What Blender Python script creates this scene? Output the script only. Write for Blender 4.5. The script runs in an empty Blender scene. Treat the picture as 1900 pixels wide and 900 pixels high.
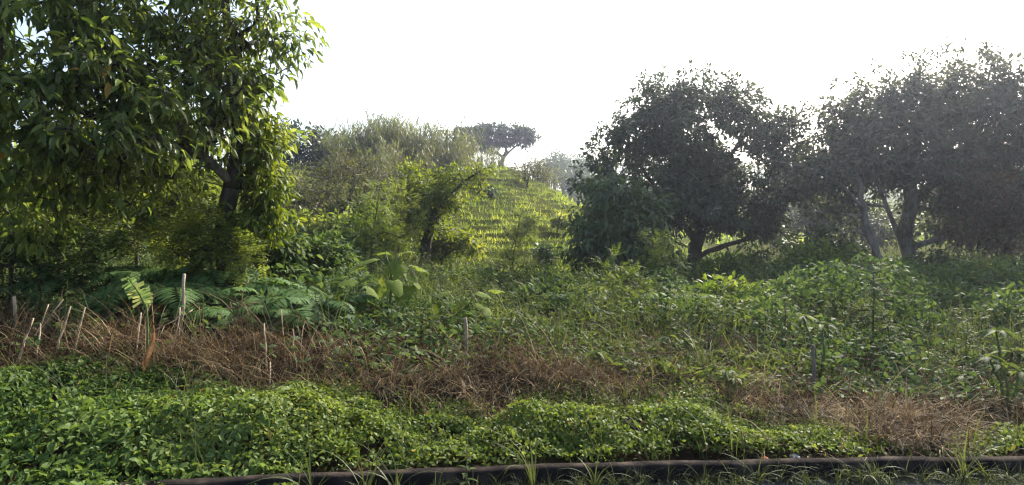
import bpy, math
import numpy as np
from mathutils import Vector, Matrix

sc = bpy.context.scene
col = sc.collection
rng = np.random.default_rng(11)

# ------------------------------------------------------------------ camera, sky, sun, exposure
FPX, CAMZ = 1130.0, 1.6                      # focal length in photo pixels (1900 wide), eye height
cam = bpy.data.cameras.new('camera')
cam.sensor_width = 36.0
cam.lens = 36.0 * FPX / 1900.0
cam.clip_start, cam.clip_end = 0.05, 3000.0
camo = bpy.data.objects.new('camera', cam)
camo.location = (0, 0, CAMZ)
camo.rotation_euler = (math.pi / 2, 0, 0)
col.objects.link(camo)
sc.camera = camo

SUN_EL, SUN_AZ = math.radians(35), math.radians(36)     # azimuth clockwise from +Y
world = bpy.data.worlds.new("World")
sc.world = world
world.use_nodes = True
wn = world.node_tree
sky = wn.nodes.new('ShaderNodeTexSky')
sky.sky_type = 'NISHITA'
sky.sun_disc = False
sky.sun_elevation, sky.sun_rotation = SUN_EL, SUN_AZ
sky.air_density, sky.dust_density, sky.ozone_density = 1.0, 4.0, 1.0
wn.links.new(sky.outputs[0], wn.nodes['Background'].inputs[0])
wn.nodes['Background'].inputs[1].default_value = 0.15
sun = bpy.data.lights.new('sun', 'SUN')
sun.energy, sun.angle, sun.color = 5.0, math.radians(0.53), (1.0, 0.93, 0.80)
suno = bpy.data.objects.new('sun', sun)
sdir = Vector((math.sin(SUN_AZ) * math.cos(SUN_EL), math.cos(SUN_AZ) * math.cos(SUN_EL), math.sin(SUN_EL)))
suno.rotation_euler = (-sdir).to_track_quat('-Z', 'Y').to_euler()
suno.location = (20, 40, 40)
col.objects.link(suno)
vs = sc.view_settings
vs.view_transform, vs.look, vs.exposure, vs.gamma = 'Standard', 'None', 1.38, 1.0
vs.use_curve_mapping = False
sc.render.engine = 'CYCLES'
sc.cycles.use_denoising = True
sc.cycles.denoising_prefilter = 'NONE'
sc.cycles.max_bounces = 7
sc.cycles.diffuse_bounces = 4
sc.cycles.transmission_bounces = 5
sc.cycles.volume_bounces = 0
sc.cycles.use_adaptive_sampling = True
sc.cycles.adaptive_threshold = 0.02
sc.cycles.filter_width = 1.3
sc.cycles.sample_clamp_indirect = 4.0

# ------------------------------------------------------------------ numpy helpers
def ss(a, b, t):
    t = np.clip((np.asarray(t, float) - a) / (b - a), 0, 1)
    return t * t * (3 - 2 * t)

def vnoise(x, y, seed=0):
    """2-D value noise, 0..1"""
    x = np.asarray(x, float); y = np.asarray(y, float)
    xi, yi = np.floor(x), np.floor(y)
    fx, fy = x - xi, y - yi
    fx, fy = fx * fx * (3 - 2 * fx), fy * fy * (3 - 2 * fy)
    def hsh(a, b):
        v = np.sin(a * 127.1 + b * 311.7 + seed * 74.7) * 43758.5453
        return v - np.floor(v)
    return ((hsh(xi, yi) * (1 - fx) + hsh(xi + 1, yi) * fx) * (1 - fy)
            + (hsh(xi, yi + 1) * (1 - fx) + hsh(xi + 1, yi + 1) * fx) * fy)

def fbm(x, y, seed=0):
    return (vnoise(x, y, seed) + .5 * vnoise(x * 2.1, y * 2.1, seed + 3) + .25 * vnoise(x * 4.3, y * 4.3, seed + 7)) / 1.75

def kerb_y(x):
    x = np.clip(np.asarray(x, float), -9, 9)
    return 3.98 + .09 * x - .012 * x * x

def bank_b(x):
    return .52 - .40 * ss(-3.0, 5.0, x)

def height(x, y):
    x = np.asarray(x, float); y = np.asarray(y, float)
    v = y - kerb_y(x)
    b = bank_b(x)
    z = .03 + b * ss(.25, 2.9, v)
    z = z + (.72 - b) * ss(3.0, 15.0, v)
    z = z + (fbm(x * .7, y * .7, 5) - .5) * .22 * ss(.5, 3, v)
    # the terraced spur
    y0 = 13.0 + 5.0 * ss(-6, 0, x)
    t = np.clip((y - y0) / (37.5 - y0), 0, 1)
    prof = .55 * t + .45 * t * t * (3 - 2 * t)
    H = 5.0 * prof * (1 - ss(-2.0, 11.0, x)) * (1 - .35 * ss(-14, -30, x))
    Hn = H + ((fbm(x * .22, y * .22, 9) - .5) * .8 + (fbm(x * .8, y * .8, 14) - .5) * .30) * np.clip(H, 0, 1)
    step = .30
    k = Hn / step
    fr = k - np.floor(k)
    Ht = step * (np.floor(k) + .22 * fr + .78 * ss(.50, .95, fr))
    z = z + np.where(H > .02, Ht * .88 + Hn * .12, Hn)
    # land rising behind to the far wooded hill, dropping away beyond it
    z = z + 14.0 * np.clip((y - 30) / 120, 0, 1) ** 1.2 - 10 * ss(175, 420, y)
    z = z + (fbm(x * .05, y * .05, 2) - .5) * 3.0 * ss(40, 90, y)
    # road side of the kerb
    return np.where(v < .12, -.012, z)

def proj(x, y, z):
    return 950 + FPX * x / y, 450 - FPX * (z - CAMZ) / y

def at(px, py, Y):
    return np.array([(px - 950) / FPX * Y, Y, CAMZ - (py - 450) / FPX * Y])

def ground(px, Y):
    x = (px - 950) / FPX * Y
    return np.array([x, Y, float(height(x, Y))])

def nrm(v):
    return v / np.maximum(np.linalg.norm(v, axis=-1, keepdims=True), 1e-9)

class MB:
    """collects triangles"""
    def __init__(s):
        s.V, s.T, s.n = [], [], 0
    def add(s, V, T):
        V = np.asarray(V, float).reshape(-1, 3)
        s.V.append(V); s.T.append(np.asarray(T, np.int64).reshape(-1, 3) + s.n); s.n += len(V)
        return s
    def inst(s, tpl, P, D, N, S):
        """place template leaves: P origin, D direction of leaf length (+Y), N rough normal (+Z), S scale (n,) or (n,3)"""
        tv, tt = tpl
        P = np.asarray(P, float); n = len(P)
        if n == 0: return s
        D = nrm(D); X = nrm(np.cross(D, N)); Z = np.cross(X, D)
        S = np.asarray(S, float)
        if S.ndim == 1: S = np.repeat(S[:, None], 3, 1)
        v = tv[None] * S[:, None, :]
        W = P[:, None] + v[..., 0:1] * X[:, None] + v[..., 1:2] * D[:, None] + v[..., 2:3] * Z[:, None]
        T = tt[None] + (np.arange(n) * len(tv))[:, None, None]
        return s.add(W.reshape(-1, 3), T.reshape(-1, 3))
    def tube(s, pts, rad, sides=6, cap=True):
        pts = np.asarray(pts, float); rad = np.broadcast_to(np.asarray(rad, float), (len(pts),))
        n = len(pts)
        tan = np.gradient(pts, axis=0); tan = nrm(tan)
        ref = np.array([.31, .17, .93]) if abs(tan[:, 2]).mean() < .8 else np.array([.9, .4, .1])
        A = nrm(np.cross(tan, ref)); B = np.cross(tan, A)
        a = np.arange(sides) * 2 * math.pi / sides
        ring = pts[:, None] + rad[:, None, None] * (np.cos(a)[None, :, None] * A[:, None] + np.sin(a)[None, :, None] * B[:, None])
        V = ring.reshape(-1, 3)
        i = np.arange(n - 1)[:, None] * sides; j = np.arange(sides)[None]; j2 = (j + 1) % sides
        T = np.concatenate([np.stack([i + j, i + j2, i + sides + j2], -1).reshape(-1, 3),
                            np.stack([i + j, i + sides + j2, i + sides + j], -1).reshape(-1, 3)])
        if cap:
            V = np.concatenate([V, pts[[0, -1]]]); e = n * sides
            jj = np.arange(sides); k2 = (jj + 1) % sides; o = (n - 1) * sides
            T = np.concatenate([T, np.stack([jj * 0 + e, k2, jj], -1), np.stack([jj * 0 + e + 1, o + jj, o + k2], -1)])
        return s.add(V, T)
    def data(s, origin=(0, 0, 0)):
        if not s.V: return np.zeros((0, 3)), np.zeros((0, 3), int)
        return np.concatenate(s.V) - np.asarray(origin, float), np.concatenate(s.T)
    def build(s, name, m, parent=None, origin=(0, 0, 0), smooth=False):
        V, T = s.data(origin)
        return link(name, mesh(name, V, T, m, smooth), parent)

def mesh(name, V, T, m, smooth=False):
    me = bpy.data.meshes.new(name)
    me.vertices.add(len(V)); me.vertices.foreach_set('co', np.ascontiguousarray(V, np.float32).ravel())
    me.loops.add(3 * len(T)); me.loops.foreach_set('vertex_index', np.ascontiguousarray(T, np.int32).ravel())
    me.polygons.add(len(T)); me.polygons.foreach_set('loop_start', np.arange(len(T), dtype=np.int32) * 3)
    if smooth: me.polygons.foreach_set('use_smooth', np.ones(len(T), bool))
    me.materials.append(m)
    me.update(calc_edges=True)
    return me

def link(name, me, parent=None):
    o = bpy.data.objects.new(name, me)
    col.objects.link(o)
    if parent is not None: o.parent = parent
    return o

def thing(name, label, cat, loc, group=None, rz=0.0, sc_=1.0):
    o = bpy.data.objects.new(name, None)
    o.empty_display_size = .2
    col.objects.link(o)
    o.location = tuple(float(c) for c in loc); o.rotation_euler = (0, 0, rz); o.scale = (sc_,) * 3
    return tag(o, label, cat, group)

def tag(o, label=None, cat=None, group=None, kind=None):
    if label: o['label'] = label
    if cat: o['category'] = cat
    if group: o['group'] = group
    if kind: o['kind'] = kind
    return o

def dup(root, loc, rz=0.0, s=1.0, label=None):
    r = root.copy(); col.objects.link(r)
    r.location = tuple(float(c) for c in loc); r.rotation_euler = (0, 0, rz); r.scale = (s, s, s)
    if label: r['label'] = label
    for ch in list(root.children):
        c = ch.copy(); col.objects.link(c); c.parent = r
        for g in ch.children:
            d = g.copy(); col.objects.link(d); d.parent = c
    return r

ORD = ['first', 'second', 'third', 'fourth', 'fifth', 'sixth', 'seventh', 'eighth', 'ninth', 'tenth', 'eleventh', 'twelfth',
       'thirteenth', 'fourteenth', 'fifteenth', 'sixteenth', 'seventeenth', 'eighteenth', 'nineteenth', 'twentieth']
def ordl(i):
    if i < 20: return ORD[i]
    tens = ['twenty', 'thirty', 'forty', 'fifty', 'sixty'][(i + 1) // 10 - 2]
    u = (i + 1) % 10
    return tens + '-' + ORD[u - 1] if u else tens[:-1] + 'ieth'

# ------------------------------------------------------------------ materials
def lin(r, g, b):
    return tuple(((c / 255) / 12.92 if c / 255 <= .04045 else ((c / 255 + .055) / 1.055) ** 2.4) for c in (r, g, b))

def ramp_node(nt, cols, fac):
    r = nt.nodes.new('ShaderNodeValToRGB')
    el = r.color_ramp.elements
    while len(el) < len(cols): el.new(.5)
    for i, c in enumerate(cols):
        el[i].position = i / max(1, len(cols) - 1); el[i].color = (*c, 1)
    nt.links.new(fac, r.inputs[0])
    return r.outputs[0]

def leaf_mat(name, cols, trans=.4, rough=.55, spec=.2, patch=.6, tint=(1.2, 1.12, .62)):
    m = bpy.data.materials.new(name); m.use_nodes = True
    nt = m.node_tree; N = nt.nodes; N.clear(); L = nt.links
    out = N.new('ShaderNodeOutputMaterial')
    geo = N.new('ShaderNodeNewGeometry'); oi = N.new('ShaderNodeObjectInfo')
    a = N.new('ShaderNodeMath'); a.operation = 'ADD'
    L.new(geo.outputs['Random Per Island'], a.inputs[0]); L.new(oi.outputs['Random'], a.inputs[1])
    fr = N.new('ShaderNodeMath'); fr.operation = 'FRACT'; L.new(a.outputs[0], fr.inputs[0])
    tc = N.new('ShaderNodeTexCoord')
    nz = N.new('ShaderNodeTexNoise'); nz.inputs['Scale'].default_value = patch; nz.inputs['Detail'].default_value = 3
    L.new(geo.outputs['Position'], nz.inputs['Vector'])
    mx = N.new('ShaderNodeMath'); mx.operation = 'MULTIPLY_ADD'; mx.inputs[1].default_value = .55
    sh = N.new('ShaderNodeMapRange'); sh.inputs['From Min'].default_value = .3; sh.inputs['From Max'].default_value = .7
    sh.inputs['To Max'].default_value = .45
    L.new(nz.outputs[0], sh.inputs['Value'])
    L.new(fr.outputs[0], mx.inputs[0]); L.new(sh.outputs[0], mx.inputs[2])
    c = ramp_node(nt, cols, mx.outputs[0])
    # fine mottling on the leaf itself
    n2 = N.new('ShaderNodeTexNoise'); n2.inputs['Scale'].default_value = 38; n2.inputs['Detail'].default_value = 2
    L.new(geo.outputs['Position'], n2.inputs['Vector'])
    mr = N.new('ShaderNodeMapRange'); mr.inputs['To Min'].default_value = .72; mr.inputs['To Max'].default_value = 1.28
    L.new(n2.outputs[0], mr.inputs['Value'])
    mm = N.new('ShaderNodeMix'); mm.data_type = 'RGBA'; mm.blend_type = 'MULTIPLY'; mm.inputs[0].default_value = 1
    L.new(c, mm.inputs[6]); L.new(mr.outputs[0], mm.inputs[7])
    pb = N.new('ShaderNodeBsdfPrincipled'); pb.inputs['Roughness'].default_value = rough
    pb.inputs['Specular IOR Level'].default_value = spec
    L.new(mm.outputs[2], pb.inputs['Base Color'])
    tm = N.new('ShaderNodeMix'); tm.data_type = 'RGBA'; tm.blend_type = 'MULTIPLY'; tm.inputs[0].default_value = 1
    L.new(mm.outputs[2], tm.inputs[6]); tm.inputs[7].default_value = (*[t * 1.4 for t in tint], 1)
    tb = N.new('ShaderNodeBsdfTranslucent'); L.new(tm.outputs[2], tb.inputs['Color'])
    ms = N.new('ShaderNodeMixShader'); ms.inputs[0].default_value = trans
    L.new(pb.outputs[0], ms.inputs[1]); L.new(tb.outputs[0], ms.inputs[2])
    L.new(ms.outputs[0], out.inputs['Surface'])
    return m

def solid_mat(name, cols, scale=6.0, rough=.85, bump=.3, stretch=(1, 1, 1), detail=6, spec=.2):
    m = bpy.data.materials.new(name); m.use_nodes = True
    nt = m.node_tree; N = nt.nodes; L = nt.links
    pb = N['Principled BSDF']; pb.inputs['Roughness'].default_value = rough
    pb.inputs['Specular IOR Level'].default_value = spec
    tc = N.new('ShaderNodeTexCoord'); mp = N.new('ShaderNodeMapping'); mp.inputs['Scale'].default_value = stretch
    L.new(tc.outputs['Object'], mp.inputs[0])
    nz = N.new('ShaderNodeTexNoise'); nz.inputs['Scale'].default_value = scale; nz.inputs['Detail'].default_value = detail
    L.new(mp.outputs[0], nz.inputs['Vector'])
    sh = N.new('ShaderNodeMapRange'); sh.inputs['From Min'].default_value = .3; sh.inputs['From Max'].default_value = .7
    L.new(nz.outputs[0], sh.inputs['Value'])
    L.new(ramp_node(nt, cols, sh.outputs[0]), pb.inputs['Base Color'])
    bp = N.new('ShaderNodeBump'); bp.inputs['Strength'].default_value = bump; bp.inputs['Distance'].default_value = .03
    L.new(nz.outputs[0], bp.inputs['Height']); L.new(bp.outputs[0], pb.inputs['Normal'])
    return m

M = {}
M['soil'] = solid_mat('soil', [(.014, .010, .007), (.030, .022, .014), (.040, .034, .017)], 2.2, .95, .6)
gm = M['soil'].node_tree
gp = gm.nodes.new('ShaderNodeNewGeometry'); gs = gm.nodes.new('ShaderNodeSeparateXYZ'); gr_ = gm.nodes.new('ShaderNodeMapRange'); gi = gm.nodes.new('ShaderNodeMix'); gi.data_type = 'RGBA'
gr_.inputs['From Min'].default_value = 9.0; gr_.inputs['From Max'].default_value = 15.0
gm.links.new(gp.outputs['Position'], gs.inputs[0]); gm.links.new(gs.outputs['Y'], gr_.inputs['Value']); gm.links.new(gr_.outputs[0], gi.inputs[0])
gpb = gm.nodes['Principled BSDF']; gsrc = gpb.inputs['Base Color'].links[0].from_socket
gm.links.new(gsrc, gi.inputs[6]); gi.inputs[7].default_value = (.055, .060, .016, 1); gm.links.new(gi.outputs[2], gpb.inputs['Base Color'])
gpb.inputs['Specular IOR Level'].default_value = .0
M['asphalt'] = solid_mat('asphalt', [(.035, .035, .038), (.06, .06, .06)], 60, .9, .5)
M['kerb'] = solid_mat('kerb_concrete', [(.008, .007, .007), (.018, .015, .014), (.050, .039, .032)], 7, .95, .5, spec=.02)
M['bark_dark'] = solid_mat('bark_dark', [(.018, .014, .012), (.05, .04, .03), (.085, .07, .055)], 9, .9, .8, (1, 1, .35))
M['bark_grey'] = solid_mat('bark_grey', [(.06, .05, .042), (.14, .12, .10), (.24, .21, .18)], 8, .9, .7, (1, 1, .3))
M['bark_pale'] = solid_mat('bark_pale', [(.16, .12, .085), (.30, .24, .17), (.42, .36, .27)], 14, .85, .5, (1, 1, .2))
M['dry_stick'] = solid_mat('dry_stick', [(.13, .09, .055), (.30, .22, .14), (.48, .38, .26)], 20, .8, .4, (1, 1, .2))
M['red_stick'] = solid_mat('reddish_stick', [(.13, .065, .04), (.30, .15, .09), (.42, .24, .16)], 20, .85, .4, (1, 1, .2))
M['wire'] = solid_mat('rusty_wire', [(.05, .04, .034), (.11, .09, .08)], 40, .8, .1)
M['green_stem'] = solid_mat('green_stem', [(.05, .075, .018), (.11, .14, .04)], 12, .6, .1)
M['cover'] = leaf_mat('creeper_leaves', [(.030, .055, .012), (.066, .106, .020), (.115, .160, .032), (.20, .235, .06)], .40, .55, .12)
M['cover_big'] = leaf_mat('nettle_leaves', [(.030, .060, .016), (.058, .105, .024), (.095, .145, .035), (.18, .23, .08)], .36, .55, .12)
M['dry'] = leaf_mat('dry_grass', [(.022, .015, .009), (.062, .045, .028), (.165, .120, .068), (.42, .325, .195)], .18, .8, .08, 2.4, (.8, .7, .55))
M['tallgrass'] = leaf_mat('green_grass', [(.024, .036, .014), (.046, .064, .022), (.080, .10, .036), (.15, .155, .065)], .33, .6, .2, .5)
M['hillgrass'] = leaf_mat('hill_grass', [(.045, .075, .020), (.095, .145, .030), (.19, .245, .048), (.33, .35, .09)], .5, .7, .05, .45)
M['weeds'] = leaf_mat('weed_leaves', [(.022, .044, .018), (.042, .078, .027), (.070, .112, .036), (.125, .165, .055)], .34, .65, .08)
M['fineweeds'] = leaf_mat('fine_weed_leaves', [(.016, .034, .012), (.040, .066, .020), (.078, .108, .030), (.15, .18, .052)], .35, .65, .08)
M['fern'] = leaf_mat('fern_pinnae', [(.045, .095, .030), (.075, .14, .042), (.12, .19, .065)], .4, .6, .15)
M['bigtree'] = leaf_mat('glossy_tree_leaves', [(.045, .075, .020), (.080, .120, .027), (.14, .185, .04), (.25, .28, .07)], .52, .42, .35, .7)
M['lime'] = leaf_mat('lime_leaves', [(.05, .085, .014), (.095, .145, .020), (.17, .205, .026)], .48, .5, .2, 1.2, (1.25, 1.05, .4))
M['feather'] = leaf_mat('feathery_leaves', [(.04, .065, .016), (.085, .12, .024), (.15, .185, .034), (.24, .26, .06)], .5, .55, .2)
M['mango'] = leaf_mat('dark_tree_leaves', [(.018, .034, .020), (.032, .055, .028), (.050, .074, .036), (.080, .10, .046)], .26, .5, .3, .5)  # tones lifted and blued to imitate glare veiling the right-hand trees
M['bush'] = leaf_mat('dark_bush_leaves', [(.018, .040, .016), (.032, .062, .022), (.05, .085, .028), (.09, .13, .035)], .3, .5, .25)
M['grove'] = leaf_mat('grove_leaves', [(.028, .042, .028), (.048, .064, .038), (.070, .084, .046), (.10, .11, .052)], .30, .5, .25, .4)  # veil of glare near the sun put into these lighter, bluish tones
M['reddish'] = leaf_mat('reddish_leaves', [(.05, .035, .024), (.085, .052, .032), (.11, .08, .04)], .3)
M['drytree'] = leaf_mat('sparse_brown_leaves', [(.042, .052, .022), (.074, .084, .034), (.118, .115, .050)], .35, .6, .1)
M['cane'] = leaf_mat('cane_leaves', [(.05, .075, .03), (.09, .12, .045), (.14, .16, .065), (.20, .19, .09)], .4, .5, .3, .25)
M['far'] = leaf_mat('far_leaves', [(.022, .045, .02), (.04, .07, .028), (.06, .09, .035)], .3, .5, .3, .1)
M['umbrella'] = leaf_mat('umbrella_tree_leaves', [(.025, .042, .026), (.04, .062, .034), (.06, .08, .04)], .3)
M['paddle'] = leaf_mat('broad_pale_leaves', [(.085, .125, .025), (.12, .165, .034), (.16, .20, .045)], .42, .7, .05)
M['brightshrub'] = leaf_mat('bright_shrub_leaves', [(.035, .07, .014), (.08, .125, .02), (.14, .19, .03), (.20, .24, .05)], .42)

# ------------------------------------------------------------------ leaf shapes (length along +Y, unit)
def leaf_hex(w=.5, cup=.06, droop=.08):
    V = np.array([[0, 0, 0], [-.8 * w / 2, .28, cup], [-.72 * w / 2, .62, cup - droop * .4], [0, 1, -droop], [.72 * w / 2, .62, cup - droop * .4], [.8 * w / 2, .28, cup]])
    return V, np.array([[0, 5, 1], [1, 5, 2], [2, 5, 4], [2, 4, 3]])
def leaf_fold(w=.36, fold=.10, droop=.22, n=4):
    """pointed leaf folded along the midrib, n sections, 4n-4 triangles"""
    t = np.linspace(0, 1, n + 1)
    wd = w / 2 * np.sin(np.pi * np.clip(t, 0, 1) ** .8) ** .8
    z = -droop * t * t
    V, T = [], []
    for i in range(n + 1):
        if i in (0, n): V.append([0, t[i], z[i]])
        else: V += [[-wd[i], t[i], z[i] + fold * wd[i] / w * 2], [0, t[i], z[i]], [wd[i], t[i], z[i] + fold * wd[i] / w * 2]]
    V = np.array(V)
    def idx(i, k): return 0 if i == 0 else (len(V) - 1 if i == n else 1 + 3 * (i - 1) + k)
    for i in range(n):
        if i == 0: T += [[0, idx(1, 1), idx(1, 0)], [0, idx(1, 2), idx(1, 1)]]
        elif i == n - 1: T += [[idx(i, 0), idx(i, 1), idx(n, 0)], [idx(i, 1), idx(i, 2), idx(n, 0)]]
        else:
            for k in (0, 1):
                T += [[idx(i, k), idx(i, k + 1), idx(i + 1, k + 1)], [idx(i, k), idx(i + 1, k + 1), idx(i + 1, k)]]
    return V, np.array(T)
LEAF_HEX = leaf_hex()
LEAF_OVAL = leaf_hex(.62, .05, .1)
LEAF_NARROW = leaf_hex(.26, .03, .12)
LEAF_PT = leaf_fold(.44, .10, .18, 3)
LEAF_LONG = leaf_fold(.34, .09, .30, 4)
LEAF_DIA = (np.array([[0, 0, 0], [-.2, .45, .05], [.2, .45, .05], [0, 1, -.1]]), np.array([[0, 2, 1], [1, 2, 3]]))

def rdir(n):
    return nrm(rng.normal(size=(n, 3)))

def blades(mb, P, az, L, lean, curl, W, segs=3):
    n = len(P)
    if n == 0: return mb
    dx = np.stack([np.cos(az), np.sin(az), np.zeros(n)], 1)
    tw = rng.uniform(-.9, .9, n)
    sd = np.stack([-np.sin(az + tw), np.cos(az + tw), np.zeros(n)], 1)
    pts = [np.asarray(P, float)]
    for k in range(segs):
        th = lean + curl * (k + .5) / segs
        pts.append(pts[-1] + (L / segs)[:, None] * (np.sin(th)[:, None] * dx + np.cos(th)[:, None] * np.array([0, 0, 1.])))
    V = []
    for k in range(segs):
        w = (W * (1 - (k / segs) ** 1.6 * .75) / 2)[:, None] * sd
        V += [pts[k] - w, pts[k] + w]
    V.append(pts[segs])
    V = np.stack(V, 1)
    T = []
    for k in range(segs - 1):
        a = 2 * k
        T += [[a, a + 1, a + 3], [a, a + 3, a + 2]]
    T.append([2 * segs - 2, 2 * segs - 1, 2 * segs])
    T = np.array(T)[None] + (np.arange(n) * (2 * segs + 1))[:, None, None]
    return mb.add(V.reshape(-1, 3), T.reshape(-1, 3))

# ------------------------------------------------------------------ setting: ground, road, kerb
def axis_join(*segs):
    return np.unique(np.round(np.concatenate(segs), 4))
gx = axis_join(np.arange(-13, 13.01, .20), -13 - np.geomspace(.4, 420, 34), 13 + np.geomspace(.4, 420, 34))
gy = axis_join(np.arange(-30, 3, 3.0), np.arange(3, 9.5, .10), np.arange(9.5, 42, .17), 42 + np.geomspace(.3, 460, 46))
GX, GY = np.meshgrid(gx, gy)
GZ = height(GX, GY)
V = np.stack([GX, GY, GZ], -1).reshape(-1, 3)
nx, ny = len(gx), len(gy)
i = (np.arange(ny - 1)[:, None] * nx + np.arange(nx - 1)[None]).ravel()
T = np.concatenate([np.stack([i, i + 1, i + nx + 1], 1), np.stack([i, i + nx + 1, i + nx], 1)])
tag(link('ground', mesh('ground', V, T, M['soil'], True)), 'dark soil of the bank and terraced hillside', None, None, 'structure')

kx = np.linspace(-9, 9, 361)
ky = kerb_y(kx)
rb = MB()
RV = np.concatenate([np.stack([kx, kx * 0 - 7.0, kx * 0], 1), np.stack([kx, ky, kx * 0], 1)])
i = np.arange(360)
rb.add(RV, np.concatenate([np.stack([i, i + 1, i + 362], 1), np.stack([i, i + 362, i + 361], 1)]))
tag(rb.build('road', M['asphalt']), 'dark asphalt road edge in front of the kerb', None, None, 'structure')
kb = MB()
prof = np.array([[0, -.06], [0.003, .104], [.010, .114], [.080, .116], [.088, .108], [.088, -.06]])
rows = []
for a, b in zip(kx, ky):
    d = np.stack([np.full(6, a), b + prof[:, 0] + .006 * math.sin(a * 3.1), prof[:, 1] + .003 * math.sin(a * 7.7)], 1)
    d[1:5, 1:] += rng.normal(0, .0008, (4, 2)); d[1:3, 1] += .012 * max(0, float(vnoise(a * 9, 1, 3)) - .72); d[1:3, 2] -= .03 * max(0, float(vnoise(a * 6, 4, 5)) - .80)
    rows.append(d)
KV = np.array(rows).reshape(-1, 3)
T = []
for r in range(360):
    for k in range(5):
        a = r * 6 + k
        T += [[a, a + 6, a + 7], [a, a + 7, a + 1]]
kb.add(KV, T)
tag(kb.build('kerb', M['kerb']), 'dark weathered concrete kerb along the road edge', None, None, 'structure')

# ------------------------------------------------------------------ zones of the bank, from the photo's own borders
GB_PX = [-400, 0, 100, 300, 350, 470, 600, 720, 850, 930, 1000, 1100, 1300, 1340, 1400, 1520, 1620, 1700, 1800, 1900, 2300]
GB_PY = [660, 662, 648, 650, 668, 692, 684, 700, 735, 735, 708, 716, 722, 740, 762, 772, 795, 812, 800, 785, 780]
BB_PX = [-400, 0, 150, 300, 420, 520, 640, 760, 850, 1000, 1200, 1400, 1600, 1750, 1850, 2300]
BB_PY = [575, 570, 575, 590, 575, 595, 620, 655, 610, 640, 665, 700, 705, 715, 790, 800]
def zone(x, y):
    z = height(x, y)
    px, py = proj(x, y, z + .12)
    e = (fbm(x * 2.2, y * 2.2, 21) - .5) * 60
    pyg = proj(x, y, z + .225 - .08 * ss(900, 1500, px))[1]
    g = ss(-26, 22, pyg + .9 * e - np.interp(px, GB_PX, GB_PY))          # green creeper cover, nearest the kerb
    t = ss(-16, 16, proj(x, y, z + .30)[1] + e - np.interp(px, BB_PX, BB_PY))          # above: undergrowth; between: dry grass
    return z, px, py, g, t * (1 - g), (1 - t) * (1 - g)

def frustum(x, y, m=1.6):
    return np.abs(x) < .86 * y + m

def cand(dens, x0, x1, y0, y1):
    n = int(dens * (x1 - x0) * (y1 - y0))
    x = rng.uniform(x0, x1, n); y = rng.uniform(y0, y1, n)
    k = frustum(x, y)
    return x[k], y[k]

def shell_leaves(mb, x, y, hf, tpl, size, tilt=.55, deep=.8, droop=.25, upright=0.0):
    n = len(x)
    top = lambda a, b: height(a, b) + hf(a, b)
    z0 = top(x, y); e = .06
    nx_ = -(top(x + e, y) - z0) / e; ny_ = -(top(x, y + e) - z0) / e
    N = nrm(np.stack([np.clip(nx_, -1.3, 1.3), np.clip(ny_, -1.3, 1.3), np.ones(n)], 1))
    z = z0 - hf(x, y) * rng.random(n) ** 2 * deep
    Nn = nrm(N + tilt * rng.normal(size=(n, 3)))
    D = nrm(np.cross(Nn, rdir(n))); D[:, 2] -= droop; D[:, 2] += upright * rng.random(n); D = nrm(D)
    return mb.inst(tpl, np.stack([x, y, z], 1) - D * (size * .5)[:, None], D, Nn, size)

# ------------------------------------------------------------------ ground layers (uncountable: stuff)
def hf_cover(x, y):
    v = y - kerb_y(x)
    px = 950 + FPX * x / y
    big = 1 - ss(380, 640, px)
    hgt = .08 + .19 * ss(.15, .85, fbm(x * 1.6, y * 1.6, 31)) + .13 * vnoise(x * 5, y * 5, 33) + .03 * big
    hgt = hgt + .08 * ss(1000, 1080, px) * (1 - ss(1290, 1360, px)) * ss(.3, .9, v)      # the mound right of centre
    hgt = hgt * (1 - .6 * np.exp(-((x + 3.15) ** 2 + (y - 5.15) ** 2) / .25))
    back = ss(-10, 70, proj(x, y, height(x, y) + .22)[1] - np.interp(px, GB_PX, GB_PY))
    return hgt * (.45 + .55 * ss(.15, .7, v)) * (1 - .35 * ss(1350, 1700, px)) * (.38 + .62 * back)

x, y = cand(8200, -6.6, 6.6, 3.3, 7.6)
z, px, py, g, d, u = zone(x, y)
v = y - kerb_y(x)
left_spill = ss(590, 480, px)
edge = ss(.10 + .16 * vnoise(x * 3, 0 * x, 40), .42, v + .9 * left_spill)
bare = ss(1370, 1480, px) * ss(.55, .30, v)                        # bare soil strip by the kerb on the right
gap = ss(.72, .80, fbm(x * 2.6, y * 2.6, 45))                       # holes in the cover
keep = rng.random(len(x)) < g * edge * (1 - .5 * bare) * (1 - .85 * gap) * (.22 + .78 * ss(.30, .55, fbm(x * 3.2, y * 3.2, 46)))
x, y, px = x[keep], y[keep], px[keep]
bigp = (1 - ss(420, 620, px + 120 * (fbm(x * 2, y * 2, 50) - .5)))
isb = rng.random(len(x)) < bigp
sel = isb & (rng.random(len(x)) < .40)
mb = MB()
shell_leaves(mb, x[sel], y[sel], hf_cover, LEAF_PT, rng.uniform(.035, .088, sel.sum()) * rng.choice([.75, 1, 1.15], sel.sum()), .55, .8, .3)
tag(mb.build('nettle_cover', M['cover_big']), 'broad pointed green leaves covering the bank at the left', 'ground cover', None, 'stuff')
sel = ~isb
mb = MB()
shell_leaves(mb, x[sel], y[sel], hf_cover, LEAF_OVAL, rng.uniform(.020, .052, sel.sum()), .6, .8, .25)
tag(mb.build('creeper_cover', M['cover']), 'small leaved green creeper carpeting the bank behind the kerb', 'ground cover', None, 'stuff')

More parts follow.
